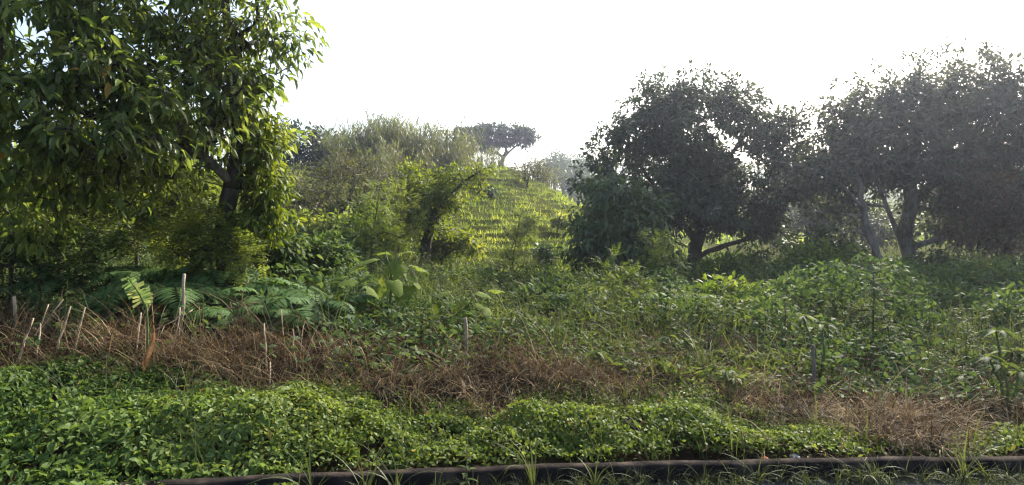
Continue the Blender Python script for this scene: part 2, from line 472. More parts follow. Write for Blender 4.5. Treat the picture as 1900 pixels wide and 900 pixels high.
# dry brown grass band
x, y = cand(340, -7.5, 7.5, 4.2, 8.6)
z, px, py, g, d, u = zone(x, y)
patchy = ss(.36, .54, fbm(x * 1.1 + 4, y * 1.6, 58) + .12 * ss(700, 300, px)) * (1 - .15 * ss(1350, 1500, px))
k = rng.random(len(x)) < (d * .95 * (.18 + .82 * patchy) + .10 * g * ss(.55, .7, fbm(x * 2, y * 2, 52)) + .12 * u * (py > 560)) * (.35 + .65 * ss(.35, .6, fbm(x * 1.7, y * 1.7, 53))) * ss(.3, .5, y - kerb_y(x))
x, y, z = x[k], y[k], z[k]
nb = 14
X = np.repeat(x, nb) + rng.normal(0, .05, len(x) * nb); Y = np.repeat(y, nb) + rng.normal(0, .05, len(x) * nb)
P = np.stack([X, Y, height(X, Y) - .01], 1); n = len(X)
az = rng.normal(-math.pi / 2, 1.3, n)
tall = np.repeat(.7 + .6 * vnoise(x * 1.3, y * 1.3, 54), nb)
mb = MB()
blades(mb, P, az, rng.uniform(.14, .52, n) * tall, rng.uniform(.1, 1.1, n), rng.uniform(.6, 2.4, n), rng.uniform(.004, .010, n), 3)
x, y = cand(110, -7.5, 7.5, 4.6, 8.2)
z, px, py, g, d, u = zone(x, y)
k = rng.random(len(x)) < d * (.25 + .75 * ss(900, 500, px)); x, y = x[k], y[k]; n = len(x)
blades(mb, np.stack([x, y, height(x, y)], 1), rng.uniform(0, 6.3, n), rng.uniform(.5, .95, n), rng.uniform(.0, .6, n), rng.uniform(.6, 2.2, n), rng.uniform(.006, .011, n), 6)
tag(mb.build('dry_grass', M['dry']), 'brown dead grass hanging in a band across the bank', 'dry grass', None, 'stuff')

# undergrowth between bank and hill
def hf_weed(x, y):
    px = 950 + FPX * x / y
    near = ss(6.0, 8.5, y)
    hgt = .12 + (.25 + .75 * near) * (.75 * ss(.25, .75, fbm(x * .75, y * .75, 61)) + .30 * vnoise(x * 2.7, y * 2.7, 62) ** 1.5)
    hgt = hgt * (.72 - .30 * ss(10, 16, y)) * (1 + .55 * ss(1350, 1550, px) * ss(7, 9, y) * ss(14, 11, y))
    return hgt
def und(dens, y0=5.6, y1=21.0, thin=7.5):
    x, y = cand(dens, -17, 17, y0, y1)
    z, px, py, g, d, u = zone(x, y)
    w = (u + .8 * d * (1 - ss(.36, .54, fbm(x * 1.1 + 4, y * 1.6, 58) + .12 * ss(700, 300, px))) + .12 * d) * np.clip(thin / y, 0, 1) ** 1.25 * (1 - .85 * ss(13, 15.5, y) * ss(800, 850, px) * ss(1110, 1080, px)) * (1 - .65 * ss(170, 220, px) * ss(660, 600, px) * ss(9.0, 8.0, y))
    k = rng.random(len(x)) < w
    return x[k], y[k], px[k], py[k]
def far_size(y): return 1 + .045 * (y - 7)
x, y, px, py = und(370)
mixn = fbm(x * .45, y * .45, 65) + .22 * ss(1300, 1550, px) - .12 * ss(17, 12, y) * ss(900, 1000, px) * ss(1300, 1100, px)
is_w = rng.random(len(x)) < ss(.40, .60, mixn)
mb = MB(); s = is_w
shell_leaves(mb, x[s], y[s], hf_weed, LEAF_HEX, rng.uniform(.06, .13, s.sum()) * far_size(y[s]), .6, .85, .25)
tag(mb.build('broadleaf_undergrowth', M['weeds']), 'dark green broadleaf weeds filling the ground behind the bank', 'undergrowth', None, 'stuff')
mb = MB(); s = ~is_w
shell_leaves(mb, x[s], y[s], hf_weed, LEAF_NARROW, rng.uniform(.07, .15, s.sum()) * far_size(y[s]), .8, .85, .1, .7)
x2, y2, px2, py2 = und(130)
k = fbm(x2 * .45, y2 * .45, 65) < .55
shell_leaves(mb, x2[k], y2[k], hf_weed, LEAF_NARROW, rng.uniform(.05, .12, k.sum()) * far_size(y2[k]), .9, .9, .0, .9)
x2, y2, px2, py2 = und(6, 6.6, 19, 10)
hh = (.25 + .6 * rng.random(len(x2)) ** 1.5) * (.8 + .3 * ss(7, 10, y2)); m_ = 26
t = rng.uniform(.25, 1, (len(x2), m_)); le = rng.normal(0, .16, (len(x2), 2))
Pp = np.stack([x2[:, None] + le[:, :1] * t * hh[:, None], y2[:, None] + le[:, 1:] * t * hh[:, None], height(x2, y2)[:, None] + t * hh[:, None]], -1).reshape(-1, 3)
az = rng.uniform(0, 6.3, len(Pp)); Dd = np.stack([np.cos(az), np.sin(az), rng.normal(.15, .3, len(Pp))], 1)
mb.inst(LEAF_NARROW, Pp, Dd, rng.normal(0, .3, (len(Pp), 3)) + [0, 0, 1], rng.uniform(.06, .13, len(Pp)) * far_size(Pp[:, 1]) * (1.25 - .6 * t.ravel()))
for a_, b_, c_, l_ in zip(x2, y2, hh, le):
    p_ = np.array([a_, b_, float(height(a_, b_))]); mb.tube([p_, p_ + [l_[0] * c_, l_[1] * c_, c_]], [.006, .003], 3, False)
tag(mb.build('narrow_leaf_undergrowth', M['fineweeds']), 'fine narrow leaved weeds mixed through the rough ground', 'undergrowth', None, 'stuff')
# green grass standing through it and on the rough meadow at the hill foot
x, y, px, py = und(16, 6.2, 24, 9)
k = rng.random(len(x)) < .25 + .75 * ss(.45, .6, fbm(x * .6, y * .6, 67))
x, y = x[k], y[k]
X = np.repeat(x, 7) + rng.normal(0, .07, len(x) * 7); Y = np.repeat(y, 7) + rng.normal(0, .07, len(x) * 7); n = len(X)
mb = MB()
blades(mb, np.stack([X, Y, height(X, Y)], 1), rng.uniform(0, 6.3, n), rng.uniform(.35, .85, n), rng.uniform(.05, .4, n), rng.uniform(.2, 1.5, n), rng.uniform(.007, .014, n) * far_size(Y), 3)
tag(mb.build('tall_grass', M['tallgrass']), 'tall green grass standing among the weeds', 'grass', None, 'stuff')
# grass of the terraced hill and the fields behind
x, y = cand(190, -18, 12, 13.2, 40)
z = height(x, y)
sl = height(x, y + .25) - z
k = (rng.random(len(x)) < np.clip(1.25 - y / 55, .2, 1) * np.where(sl > .14, .5, 1.0) * (.12 + .88 * ss(.36, .56, fbm(x * 1.5, y * 2.6, 71))))
k &= ~((y < 18) & (x > 2) & (rng.random(len(x)) < .5))
x, y, z, sl = x[k], y[k], z[k], sl[k]
n = len(x)
mb = MB()
blades(mb, np.stack([x, y, z], 1), rng.uniform(0, 6.3, n), rng.uniform(.06, .28, n) * (.35 + 1.5 * vnoise(x * 1.3, y * 1.9, 72) ** 1.5 + .8 * (rng.random(n) < .04)), rng.uniform(.05, .8, n), rng.uniform(.2, 1.3, n), rng.uniform(.016, .036, n), 2)
tag(mb.build('hill_grass', M['hillgrass']), 'sunlit yellow green grass on the terraced hill', 'grass', None, 'stuff')
x, y = cand(3.2, -60, 110, 40, 150)
k = rng.random(len(x)) < np.clip(55 / y, 0, 1) ** 1.6
x, y = x[k], y[k]; n = len(x)
mb = MB()
blades(mb, np.stack([x, y, height(x, y)], 1), rng.uniform(0, 6.3, n), rng.uniform(.3, .7, n), rng.uniform(.2, .9, n), rng.uniform(.2, 1.2, n), rng.uniform(.12, .3, n), 2)
tag(mb.build('field_grass', M['hillgrass']), 'pale green grass of the far fields beyond the hill', 'grass', None, 'stuff')

# ------------------------------------------------------------------ trees
def L(px, py, Y, rpx, ky=1.0, kz=1.0):
    c = at(px, py, Y); r = rpx / FPX * Y
    return (*c, r, r * ky, r * kz)

def lobe_points(lobes, n, inner=.35, clump=None):
    lob = np.array(lobes, float)
    if clump:                                            # leaves gather in clumps hung through the lobes
        K, rc = clump
        c, d = lobe_points(lobes, K, inner)
        i = rng.integers(0, K, n)
        rr = rc * rng.uniform(.65, 1.35, K)
        g = rdir(n) * (rng.random(n) ** .45)[:, None] * rr[i][:, None] * np.array([1, 1, .72])
        return c[i] + g, nrm(d[i] * .5 + g / rc)
    vol = lob[:, 3] * lob[:, 4] * lob[:, 5]
    w = vol ** .75
    i = rng.choice(len(lob), n, p=w / w.sum())
    d = rdir(n)
    r = (inner ** 2.2 + (1 - inner ** 2.2) * rng.random(n)) ** (1 / 2.2)
    off = d * r[:, None]
    return lob[i, :3] + off * lob[i, 3:6], d

def skeleton(mb, chains, targets, tipr=.008, power=.46, jit=.12, rmax=None, seglen=.5, sides=5):
    """connect every target to the nearest woody node already there, thickness by how much each node carries"""
    P, par, fixed = [], [], []
    for ch in chains:                                  # [(p, r), ...]; first point of later chains joins the nearest node
        prev = -1
        if P:
            prev = int(np.argmin([np.linalg.norm(np.array(q) - ch[0][0]) for q in P]))
        for p, r in ch:
            P.append(np.array(p, float)); par.append(prev); fixed.append(r); prev = len(P) - 1
    nfix = len(P)
    ctr = P[nfix - 1] if nfix else np.zeros(3)
    base = np.mean(P, 0)
    order = np.argsort(np.linalg.norm(targets - base, axis=1))
    start = max(1, nfix // 3)
    for t in targets[order]:
        A = np.array(P[start:])
        dv = t - A
        dist = np.linalg.norm(dv, axis=1)
        cost = dist + .35 * np.maximum(0, -dv[:, 2])
        j = int(np.argmin(cost)) + start
        p0 = P[j]; dl = np.linalg.norm(t - p0)
        k = max(1, int(dl / seglen))
        side = rng.normal(size=3) * jit * dl
        prev = j
        for q in range(1, k + 1):
            f = q / k
            p = p0 + (t - p0) * f + side * math.sin(math.pi * f) + np.array([0, 0, .08 * dl * math.sin(math.pi * f)])
            P.append(p); par.append(prev); fixed.append(None); prev = len(P) - 1
    n = len(P)
    load = np.zeros(n); haschild = np.zeros(n, bool)
    for i in range(n):
        if par[i] >= 0: haschild[par[i]] = True
    load[~haschild] = 1
    for i in range(n - 1, -1, -1):
        if par[i] >= 0: load[par[i]] += load[i]
    R = tipr * np.maximum(load, 1) ** power
    for i in range(n):
        if fixed[i]: R[i] = fixed[i]
    for i in range(nfix, n):
        R[i] = min(R[i], R[par[i]] * .9)
    if rmax: R = np.minimum(R, rmax)
    for i in range(nfix, n):
        if par[i] >= 0:
            a, b = P[par[i]], P[i]
            mb.tube([a, b + (b - a) * .04], [R[i] if fixed[par[i]] else R[par[i]], R[i]], sides, False)
    return P, R

def limb(pts, r0, r1, n=10, wob=.03):
    """smooth woody polyline through the points: [(p, r)]"""
    pts = np.array(pts, float)
    d = np.concatenate([[0], np.cumsum(np.linalg.norm(np.diff(pts, axis=0), axis=1))]); d /= d[-1]
    t = np.linspace(0, 1, n)
    q = np.stack([np.interp(t, d, pts[:, k]) for k in range(3)], 1)
    q[1:-1] = (q[:-2] + 2 * q[1:-1] + q[2:]) / 4
    q[1:-1] += rng.normal(0, wob, (n - 2, 3)) * r0 * 4
    r = r0 + (r1 - r0) * t ** .8
    r = r * (1 + rng.normal(0, .05, n)); r[0] *= 1.35
    return [(q[k], float(r[k])) for k in range(n)]

def sprigs(centers, outw, m, size, spread, droop=.35, tilt=.6, flat=0.0, up=.0):
    n = len(centers)
    C = np.repeat(centers, m, 0); O = np.repeat(outw, m, 0)
    off = rdir(n * m) * (rng.random(n * m) ** .5)[:, None] * spread
    off[:, 2] *= (1 - flat)
    P = C + off
    D = nrm(off / spread * .8 + O * .45 + rdir(n * m) * .6 + np.array([0, 0, -droop + up]))
    N = nrm(np.array([0, 0, 1.0]) + O * .4 + tilt * rng.normal(size=(n * m, 3)))
    S = rng.uniform(size[0], size[1], n * m)
    return P, D, N, S

def tree(name, label, cat, base, chains, lobes, ncl, m, size, spread, tpl, lm, bm, group=None, droop=.35, inner=.35, tipr=.008,
         power=.46, gap=None, flat=0.0, up=0.0, tilt=.6, trunk_sides=10, clump=None, seglen=.5, limb_m=None):
    root = thing(name, label, cat, base, group)
    cen, out = lobe_points(lobes, ncl, inner, clump)
    if gap:
        k = fbm(cen[:, 0] * gap[0] + cen[:, 1] * .7 * gap[0], cen[:, 2] * gap[0] + 3, 91) > gap[1]
        cen, out = cen[k], out[k]
    mb = MB()
    for q, ch in enumerate(chains):
        mb = MB(); mb.tube([p for p, r in ch], [r for p, r in ch], trunk_sides)
        mb.build('limb' if q else 'trunk', limb_m if (q == 1 and limb_m) else bm, root, base, True)
    mb = MB()
    skeleton(mb, chains, cen, tipr, power, seglen=seglen)
    if mb.V: mb.build('branches', bm, root, base, True)['kind'] = 'stuff'
    P, D, N, S = sprigs(cen, out, m, size, spread, droop, tilt, flat, up)
    if tpl is not None:
        mb = MB(); mb.inst(tpl, P, D, N, S)
        c = mb.build('crown', lm, root, base)
        c['kind'] = 'stuff'
    return root, (P, D, N, S)

# --- the big tree at the left, leaves large enough to count
gb = ground(420, 8.3)
trunk = limb([gb + [0, 0, -.15], at(418, 430, 8.3), at(424, 375, 8.3), at(432, 342, 8.3)], .15, .115, 12)
limb_a = limb([at(432, 342, 8.3), at(405, 312, 8.1), at(372, 288, 7.9), at(300, 200, 7.6), at(230, 120, 7.3)], .062, .04, 14)
limb_b = limb([at(430, 350, 8.3), at(440, 270, 8.3), at(445, 180, 8.2), at(430, 70, 8.0), at(400, -60, 8.0)], .10, .045, 14)
limb_c = limb([at(372, 288, 7.9), at(240, 250, 7.2), at(120, 190, 6.7), at(20, 140, 6.4)], .05, .03, 12)
lobesA = [L(90, 40, 6.6, 150), L(270, 40, 7.4, 150), L(410, 20, 8.0, 110), L(505, 40, 8.0, 62, 1.2), L(470, 110, 8.1, 70), L(190, 190, 6.7, 115),
          L(40, 200, 6.4, 120), L(340, 170, 7.5, 110), L(425, 190, 8.1, 62), L(455, 265, 8.8, 52), L(285, 265, 7.8, 55), L(180, -130, 7.0, 170),
          L(380, -110, 8, 140), L(-80, 80, 6.8, 140), L(110, 285, 7.3, 85), L(225, 290, 7.7, 62), L(10, 310, 7.0, 80), L(340, 245, 8.5, 50), L(60, 375, 7.3, 75), L(180, 365, 7.8, 60), L(290, 345, 8.1, 48), L(350, 345, 9.0, 40), L(-60, 300, 7.0, 100), L(515, 100, 8.1, 45), L(535, 30, 8.0, 40), L(400, 330, 8.0, 34), L(450, 140, 8.0, 50)]
rootA, (P, D, N, S) = tree('broadleaf_tree', 'large glossy leaved tree overhanging the left bank, its forked trunk by the ferns', 'tree', gb,
    [trunk, limb_a, limb_b, limb_c], lobesA, 1700, 13, (.085, .185), .19, None, M['bigtree'], M['bark_dark'], droop=.55, inner=.35, tilt=.7, clump=(215, .38), limb_m=M['bark_grey'])
px, py = proj(P[:, 0], P[:, 1], P[:, 2])
inside = (px > 10) & (px < 600) & (py > 10) & (py < 420)
size_px = S * FPX / P[:, 1] - 8 * np.maximum(0, P[:, 1] - 6.8)
size_px[~inside] = -1
top = np.argsort(-size_px)[:300]
rest = np.ones(len(P), bool); rest[top] = False
mb = MB(); mb.inst(leaf_fold(.34, .09, .30, 3), P[rest], D[rest], N[rest], S[rest])
cr = mb.build('crown', M['bigtree'], rootA, gb); cr['kind'] = 'stuff'
leaf_me = mesh('leaf', LEAF_LONG[0], LEAF_LONG[1], M['bigtree'], True)
yellow_m = leaf_mat('yellowing_leaf', [(.22, .13, .03), (.30, .20, .04), (.20, .10, .03)], .4)
yleaf_me = mesh('leaf', LEAF_LONG[0], LEAF_LONG[1], yellow_m, True)
Xv = nrm(np.cross(D, N)); Zv = np.cross(Xv, nrm(D))
for q, i in enumerate(top):
    o = link('leaf', yleaf_me if q % 34 == 7 else leaf_me, rootA)
    Mx = Matrix.Identity(4)
    for r in range(3):
        Mx[r][0], Mx[r][1], Mx[r][2], Mx[r][3] = Xv[i, r] * S[i], nrm(D)[i, r] * S[i], Zv[i, r] * S[i], P[i, r] - gb[r]
    o.matrix_local = Mx
# climbing plant that wraps the trunk: bright lime leaves hanging on the sunny side
gv = ground(455, 8.2)
vine_pts = [gv + [0, 0, -.05], at(452, 430, 8.4), at(458, 340, 8.4), at(462, 260, 8.4), at(470, 200, 8.3)]
tree('climbing_vine', 'lime green climbing plant hanging down the sunny side of the big tree', 'climbing plant', gv, [limb(vine_pts, .03, .012, 12)],
     [L(470, 215, 8.3, 34), L(478, 265, 8.35, 30), L(468, 310, 8.4, 32), L(490, 345, 8.35, 30), L(478, 385, 8.35, 34), L(508, 400, 8.3, 26), L(470, 425, 8.2, 34), L(505, 425, 8.2, 20)],
     230, 10, (.08, .17), .13, LEAF_LONG, M['lime'], M['bark_dark'], droop=.6, clump=(60, .24))

# --- feathery shrubs under it
def pin(mbl, base, tip, n, ll, lw=1.0, sag=.18):
    """pinnate leaf: leaflets in pairs along an arched rachis"""
    base, tip = np.array(base, float), np.array(tip, float)
    t = np.linspace(.12, 1, n)
    ax = tip - base; Ln = np.linalg.norm(ax)
    Pp = base + ax * t[:, None] + np.array([0, 0, 1.]) * (sag * Ln * (np.sin(np.pi * t * .75)) - sag * Ln * .7 * t)[:, None]
    ta = nrm(np.gradient(Pp, axis=0)); sd = nrm(np.cross(ta, [0, 0, 1.])); nu = np.cross(sd, ta)
    for s in (-1, 1):
        D = nrm(sd * s + ta * .45 - nu * .15 + rng.normal(0, .1, (n, 3)))
        sz = ll * (np.sin(np.pi * (.12 + .80 * t)) ** .6) * rng.uniform(.85, 1.1, n)
        mbl.inst(LEAF_DIA, Pp, D, nu + rng.normal(0, .25, (n, 3)), np.stack([sz * lw * .72, sz, sz], 1))
def feather_shrub(name, label, cat, base, chains, lobes, ncl, ll, leaf_len, lm, bm, pairs=9, per=4, group=None):
    root = thing(name, label, cat, base, group)
    cen, out = lobe_points(lobes, ncl, .3)
    mb = MB()
    for ch in chains: mb.tube([p for p, r in ch], [r for p, r in ch], 8)
    mb.build('trunk', bm, root, base, True)
    mb = MB(); skeleton(mb, chains, cen, .006); mb.build('branches', bm, root, base, True)['kind'] = 'stuff'
    mb = MB()
    for c, o in zip(cen, out):
        for _ in range(per):
            d = nrm(o * .5 + rng.normal(0, .6, 3) + np.array([0, 0, .05]))
            pin(mb, c, c + d * leaf_len * rng.uniform(.7, 1.2), pairs, ll)
    cr = mb.build('crown', lm, root, base); cr['kind'] = 'stuff'
    return root
def stem(px, Y, pts, r0=.035, r1=.012, n=9):
    g_ = ground(px, Y)
    return g_, [limb([g_ + [0, 0, -.08]] + [at(*p) for p in pts], r0, r1, n)]
g_, ch = stem(250, 9.6, [(255, 430, 9.6), (270, 330, 9.5), (290, 270, 9.5)])
feather_shrub('feathery_shrub', 'feathery green shrub right of centre beneath the big tree crown', 'shrub', g_, ch,
    [L(270, 330, 9.5, 85), L(340, 360, 9.3, 70), L(230, 400, 9.3, 70), L(330, 420, 9.1, 60), L(370, 300, 9.6, 45), L(300, 250, 9.8, 60), L(390, 400, 9.4, 45)], 330, .085, .36, M['feather'], M['bark_grey'])
g_, ch = stem(110, 9.2, [(110, 440, 9.2), (100, 350, 9.2), (120, 280, 9.2)])
feather_shrub('feathery_shrub', 'feathery shrub below the hanging leaves near the left picture edge', 'shrub', g_, ch,
    [L(100, 320, 9.2, 85), L(30, 370, 9.0, 75), L(150, 400, 9.0, 75), L(60, 440, 8.8, 60), L(180, 340, 9.3, 60), L(-60, 380, 9, 90), L(150, 260, 9.5, 70)], 360, .085, .34, M['feather'], M['bark_dark'])
g_, ch = stem(20, 7.9, [(20, 480, 7.9), (30, 430, 7.9)])
feather_shrub('dark_shrub', 'dark low shrub in the shade at the left picture edge', 'shrub', g_, ch,
    [L(20, 470, 7.9, 70), L(110, 480, 8.0, 60), L(-80, 450, 7.9, 90), L(190, 480, 8.2, 55), L(70, 520, 7.7, 45)], 190, .08, .28, M['weeds'], M['bark_dark'])

g_, ch = stem(390, 7.9, [(392, 470, 7.9), (395, 440, 7.9)], .02, .01)
feather_shrub('feathery_shrub', 'feathery bright shrub before the foot of the big tree trunk', 'shrub', g_, ch,
    [L(375, 440, 7.9, 46), L(420, 462, 7.8, 40), L(335, 455, 7.9, 46), L(455, 478, 7.7, 30)], 120, .075, .28, M['feather'], M['bark_dark'])
# --- dark trees and dry tree between the big tree and the canes
def simple_tree(name, label, px, Y, trunkpts, lobes, ncl, m, size, spread, tpl, lm, bm, r0=.12, r1=.05, cat='tree', **kw):
    g_ = ground(px, Y)
    return tree(name, label, cat, g_, [limb([g_ + [0, 0, -.2]] + [at(*p) for p in trunkpts], r0, r1, 10)], lobes, ncl, m, size, spread, tpl, lm, bm, **kw)[0]
simple_tree('ridge_tree', 'dark spreading tree on the skyline just right of the big tree', 525, 38, [(525, 350, 38), (530, 300, 38)],
    [L(510, 265, 38, 42), L(550, 270, 38, 42), L(585, 285, 38, 32), L(530, 310, 38, 44), L(575, 325, 38, 36), L(470, 290, 38, 45), L(600, 300, 38, 26), L(600, 268, 38, 26), L(545, 250, 38, 24), L(622, 285, 38, 20)],
    420, 13, (.20, .40), .55, LEAF_DIA, M['mango'], M['bark_dark'], .25, .1, gap=(.6, .30), tipr=.015)
g_ = ground(628, 21)
chd = [limb([g_ + [0, 0, -.2], at(640, 385, 21), at(655, 350, 21), at(665, 320, 21)], .10, .05, 9),
       limb([at(632, 395, 21), at(612, 375, 21), at(605, 350, 21)], .06, .03, 7), limb([at(640, 385, 21), at(690, 350, 21), at(700, 310, 21)], .05, .025, 7)]
tree('dry_tree', 'half bare brownish tree with pale forked trunk behind the saplings', 'tree', g_, chd,
     [L(735, 340, 21, 36), L(650, 330, 21, 50), L(600, 350, 21, 45), L(690, 320, 21, 40), L(560, 375, 21, 45), L(640, 300, 21, 30), L(700, 370, 21, 40)],
     430, 12, (.06, .14), .35, LEAF_HEX, M['drytree'], M['bark_pale'], tipr=.010, droop=.1)
simple_tree('olive_shrub', 'broad olive scrub bush in front of the canes', 640, 33, [(640, 350, 33)], [L(600, 345, 33, 34), L(650, 340, 33, 36), L(700, 345, 33, 36), L(745, 350, 33, 30), L(560, 345, 33, 34), L(785, 352, 33, 22)], 420, 13, (.12, .26), .5, LEAF_HEX, M['drytree'], M['bark_grey'], .06, .03, cat='shrub', clump=(80, .7))
simple_tree('olive_shrub', 'dull green bush at the left foot of the canes', 585, 30, [(590, 360, 30)], [L(540, 350, 30, 36), L(500, 355, 30, 40), L(585, 365, 30, 30), L(625, 372, 30, 24)], 300, 13, (.12, .24), .45, LEAF_HEX, M['cane'], M['bark_grey'], .06, .03, cat='shrub', clump=(50, .6))
simple_tree('olive_shrub', 'wide olive brown shrub between the big tree and the dry tree', 560, 23, [(560, 385, 23), (560, 365, 23)],
    [L(545, 365, 23, 38), L(590, 375, 23, 36), L(520, 385, 23, 34), L(555, 395, 23, 34), L(610, 395, 23, 25)], 330, 14, (.09, .2), .35, LEAF_HEX, M['drytree'], M['bark_grey'], .06, .03, cat='shrub')
# --- leaning tree at centre, saplings
g_ = ground(782, 15.5)
chd = [limb([g_ + [0, 0, -.2], at(790, 440, 15.5), at(800, 410, 15.5), at(806, 390, 15.5)], .15, .11, 10, .05),
       limb([at(804, 395, 15.5), at(835, 360, 15.3), at(870, 330, 15.2), at(900, 312, 15.2)], .06, .02, 9), limb([at(804, 395, 15.5), at(780, 370, 15.5), at(745, 350, 15.5)], .05, .02, 8)]
tree('leaning_tree', 'small leaning tree with thick dark trunk and bright lime crown at centre', 'tree', g_, chd,
     [L(830, 345, 15.3, 38), L(870, 328, 15.2, 30), L(898, 314, 15.2, 20), L(800, 370, 15.4, 42), L(760, 370, 15.5, 34), L(790, 410, 15.3, 34), L(845, 420, 15.2, 22), L(735, 395, 15.4, 34), L(770, 335, 15.4, 28), L(770, 430, 15.3, 26)],
     520, 19, (.05, .12), .20, LEAF_HEX, M['lime'], M['bark_dark'], droop=.2, clump=(85, .30))
SAPL = []
def sapling(label, px, Y, top, lobes, n=70, lm='feather', ll=.06, name='sapling', per=4, leaf=.26):
    g_, ch = stem(px, Y, [((px + top[0]) / 2 + 3, (top[1] + 480) / 2, Y), (top[0], top[1], Y)], .022, .007)
    return feather_shrub(name, label, 'sapling', g_, ch, lobes, n, ll, leaf, M[lm], M['bark_dark'], 8, per)
sapling('slim sapling with fine pale leaves standing left of the leaning tree', 680, 13, (705, 345), [L(700, 365, 13, 32), L(690, 405, 13, 40), L(670, 440, 13, 36), L(715, 440, 13, 36)], 105, 'brightshrub')
sapling('taller slim sapling touching the crown of the leaning tree', 735, 14, (745, 350), [L(745, 375, 14, 30), L(750, 415, 14, 36), L(735, 450, 14, 34)], 80, 'feather')
sapling('thin young sapling alone against the terraced hill', 945, 14, (965, 400), [L(965, 415, 14, 26), L(955, 450, 14, 32), L(985, 440, 14, 22), L(945, 490, 14, 30)], 75, 'feather', .055)
sapling('yellow green feathery sapling in front of the dark bushy tree', 1150, 11, (1150, 490), [L(1140, 505, 11, 34), L(1160, 540, 11, 40), L(1120, 555, 11, 34), L(1190, 560, 11, 34)], 110, 'brightshrub')
sapling('bright sapling right of the bushy tree under the round dark tree', 1225, 12.5, (1225, 440), [L(1220, 460, 12.5, 32), L(1245, 490, 12.5, 30), L(1210, 500, 12.5, 30)], 80, 'brightshrub')
g_ = ground(1618, 7.6)
feather_shrub('sapling', 'tall thin dark stemmed sapling above the dry grass patch at right', 'sapling', g_, [limb([g_ + [0, 0, -.1], at(1620, 620, 7.6), at(1622, 560, 7.6), at(1620, 505, 7.6)], .016, .006, 9)],
    [L(1620, 520, 7.6, 30), L(1630, 560, 7.6, 34), L(1600, 590, 7.6, 30), L(1640, 600, 7.6, 26)], 34, .05, .2, M['fineweeds'], M['bark_dark'], 7, 3)

# --- the two large dark trees at the right, the bushy one before them
g_ = ground(1288, 18)
chd = [limb([g_ + [0, 0, -.2], at(1285, 490, 18), at(1292, 460, 18), at(1305, 420, 18), at(1315, 330, 18), at(1318, 250, 18)], .24, .09, 14),
       limb([at(1290, 480, 18), at(1320, 462, 17.7), at(1370, 450, 17.5), at(1410, 430, 17.4)], .10, .05, 9),
       limb([at(1295, 450, 18), at(1240, 380, 18), at(1190, 310, 18)], .12, .05, 9), limb([at(1312, 350, 18), at(1370, 270, 18), at(1410, 210, 18)], .10, .04, 9)]
tree('round_tree', 'round crowned dark tree with short stout trunk right of the hill', 'tree', g_, chd,
     [L(1310, 180, 18, 52), L(1215, 215, 18, 62), L(1390, 200, 18, 60), L(1135, 270, 18, 46), L(1430, 260, 18, 55), L(1455, 330, 18, 45), L(1280, 260, 18, 95), L(1200, 330, 18, 90),
      L(1360, 330, 18, 95), L(1290, 355, 17.5, 80), L(1130, 340, 18, 50), L(1420, 400, 17.5, 55), L(1400, 465, 17.3, 42), L(1215, 400, 17.6, 45), L(1350, 395, 17.6, 45), L(1120, 400, 17.8, 40)],
     1500, 34, (.10, .185), .20, LEAF_HEX, M['mango'], M['bark_dark'], tipr=.009, droop=.4, inner=.3, clump=(150, .72))
g_ = ground(1165, 14.5)
chd = [limb([g_ + [0, 0, -.2], at(1168, 470, 14.5), at(1155, 420, 14.5), at(1150, 370, 14.5)], .10, .05, 9), limb([g_ + [.1, 0, -.2], at(1195, 480, 14.4), at(1200, 430, 14.3)], .06, .03, 7)]
tree('bushy_tree', 'low bushy tree with drooping leaves in front of the round dark tree', 'tree', g_, chd,
     [L(1150, 365, 14.5, 42), L(1115, 400, 14.5, 48), L(1185, 400, 14.5, 50), L(1105, 450, 14.4, 40), L(1160, 450, 14.3, 55), L(1210, 440, 14.3, 40), L(1110, 490, 14.3, 28)],
     560, 13, (.13, .24), .24, LEAF_LONG, M['bush'], M['bark_dark'], droop=.7, clump=(75, .42))
g_ = ground(1690, 17)
chd = [limb([g_ + [0, 0, -.2], at(1685, 490, 17), at(1680, 430, 17), at(1690, 330, 17), at(1700, 220, 17)], .26, .10, 14),
       limb([at(1686, 480, 17), at(1660, 420, 16.8), at(1640, 370, 16.7), at(1600, 280, 16.7)], .08, .04, 9),
       limb([at(1684, 460, 17), at(1760, 440, 16.6), at(1830, 425, 16.4)], .10, .05, 9), limb([at(1690, 380, 17), at(1780, 290, 17), at(1840, 190, 17)], .12, .05, 10)]
tree('spreading_tree', 'huge spreading tree under the sun at the right picture edge', 'tree', g_, chd,
     [L(1730, 165, 17, 55), L(1650, 200, 17, 52), L(1860, 150, 17, 55), L(1590, 230, 17, 48), L(1810, 170, 17, 75), L(1890, 190, 17, 80), L(1720, 210, 17, 80), L(1640, 240, 17, 75), L(1570, 270, 17, 70), L(1500, 300, 17, 55), L(1490, 250, 17, 32), L(1680, 310, 17, 100), L(1800, 300, 17, 110),
      L(1560, 350, 17, 70), L(1900, 320, 17, 110), L(1750, 375, 16.8, 65), L(1860, 390, 16.6, 60), L(1980, 250, 17, 120), L(1640, 375, 17.3, 50), L(1510, 400, 17.8, 30)],
     1900, 31, (.10, .185), .21, LEAF_HEX, M['grove'], M['bark_grey'], tipr=.009, droop=.35, inner=.3, clump=(215, .75))
for lb, px_, Y_, lobs in (('shaded tree behind the huge spreading tree at right', 1800, 26, [(1800, 330, 60), (1740, 380, 60), (1860, 380, 60), (1800, 420, 55), (1900, 430, 50)]),
                          ('shaded tree seen in the gap left of the slanting pale trunk', 1530, 30, [(1530, 370, 50), (1490, 400, 45), (1580, 400, 50), (1630, 420, 45), (1450, 420, 34)])):
    simple_tree('grove_tree', lb, px_, Y_, [(px_, 440, Y_), (px_ + 5, 400, Y_)], [L(a, b, Y_, c) for a, b, c in lobs], 420, 16, (.18, .34), .45, LEAF_DIA, M['grove'], M['bark_dark'], .18, .08, clump=(70, 1.0))
g_ = ground(1650, 16)
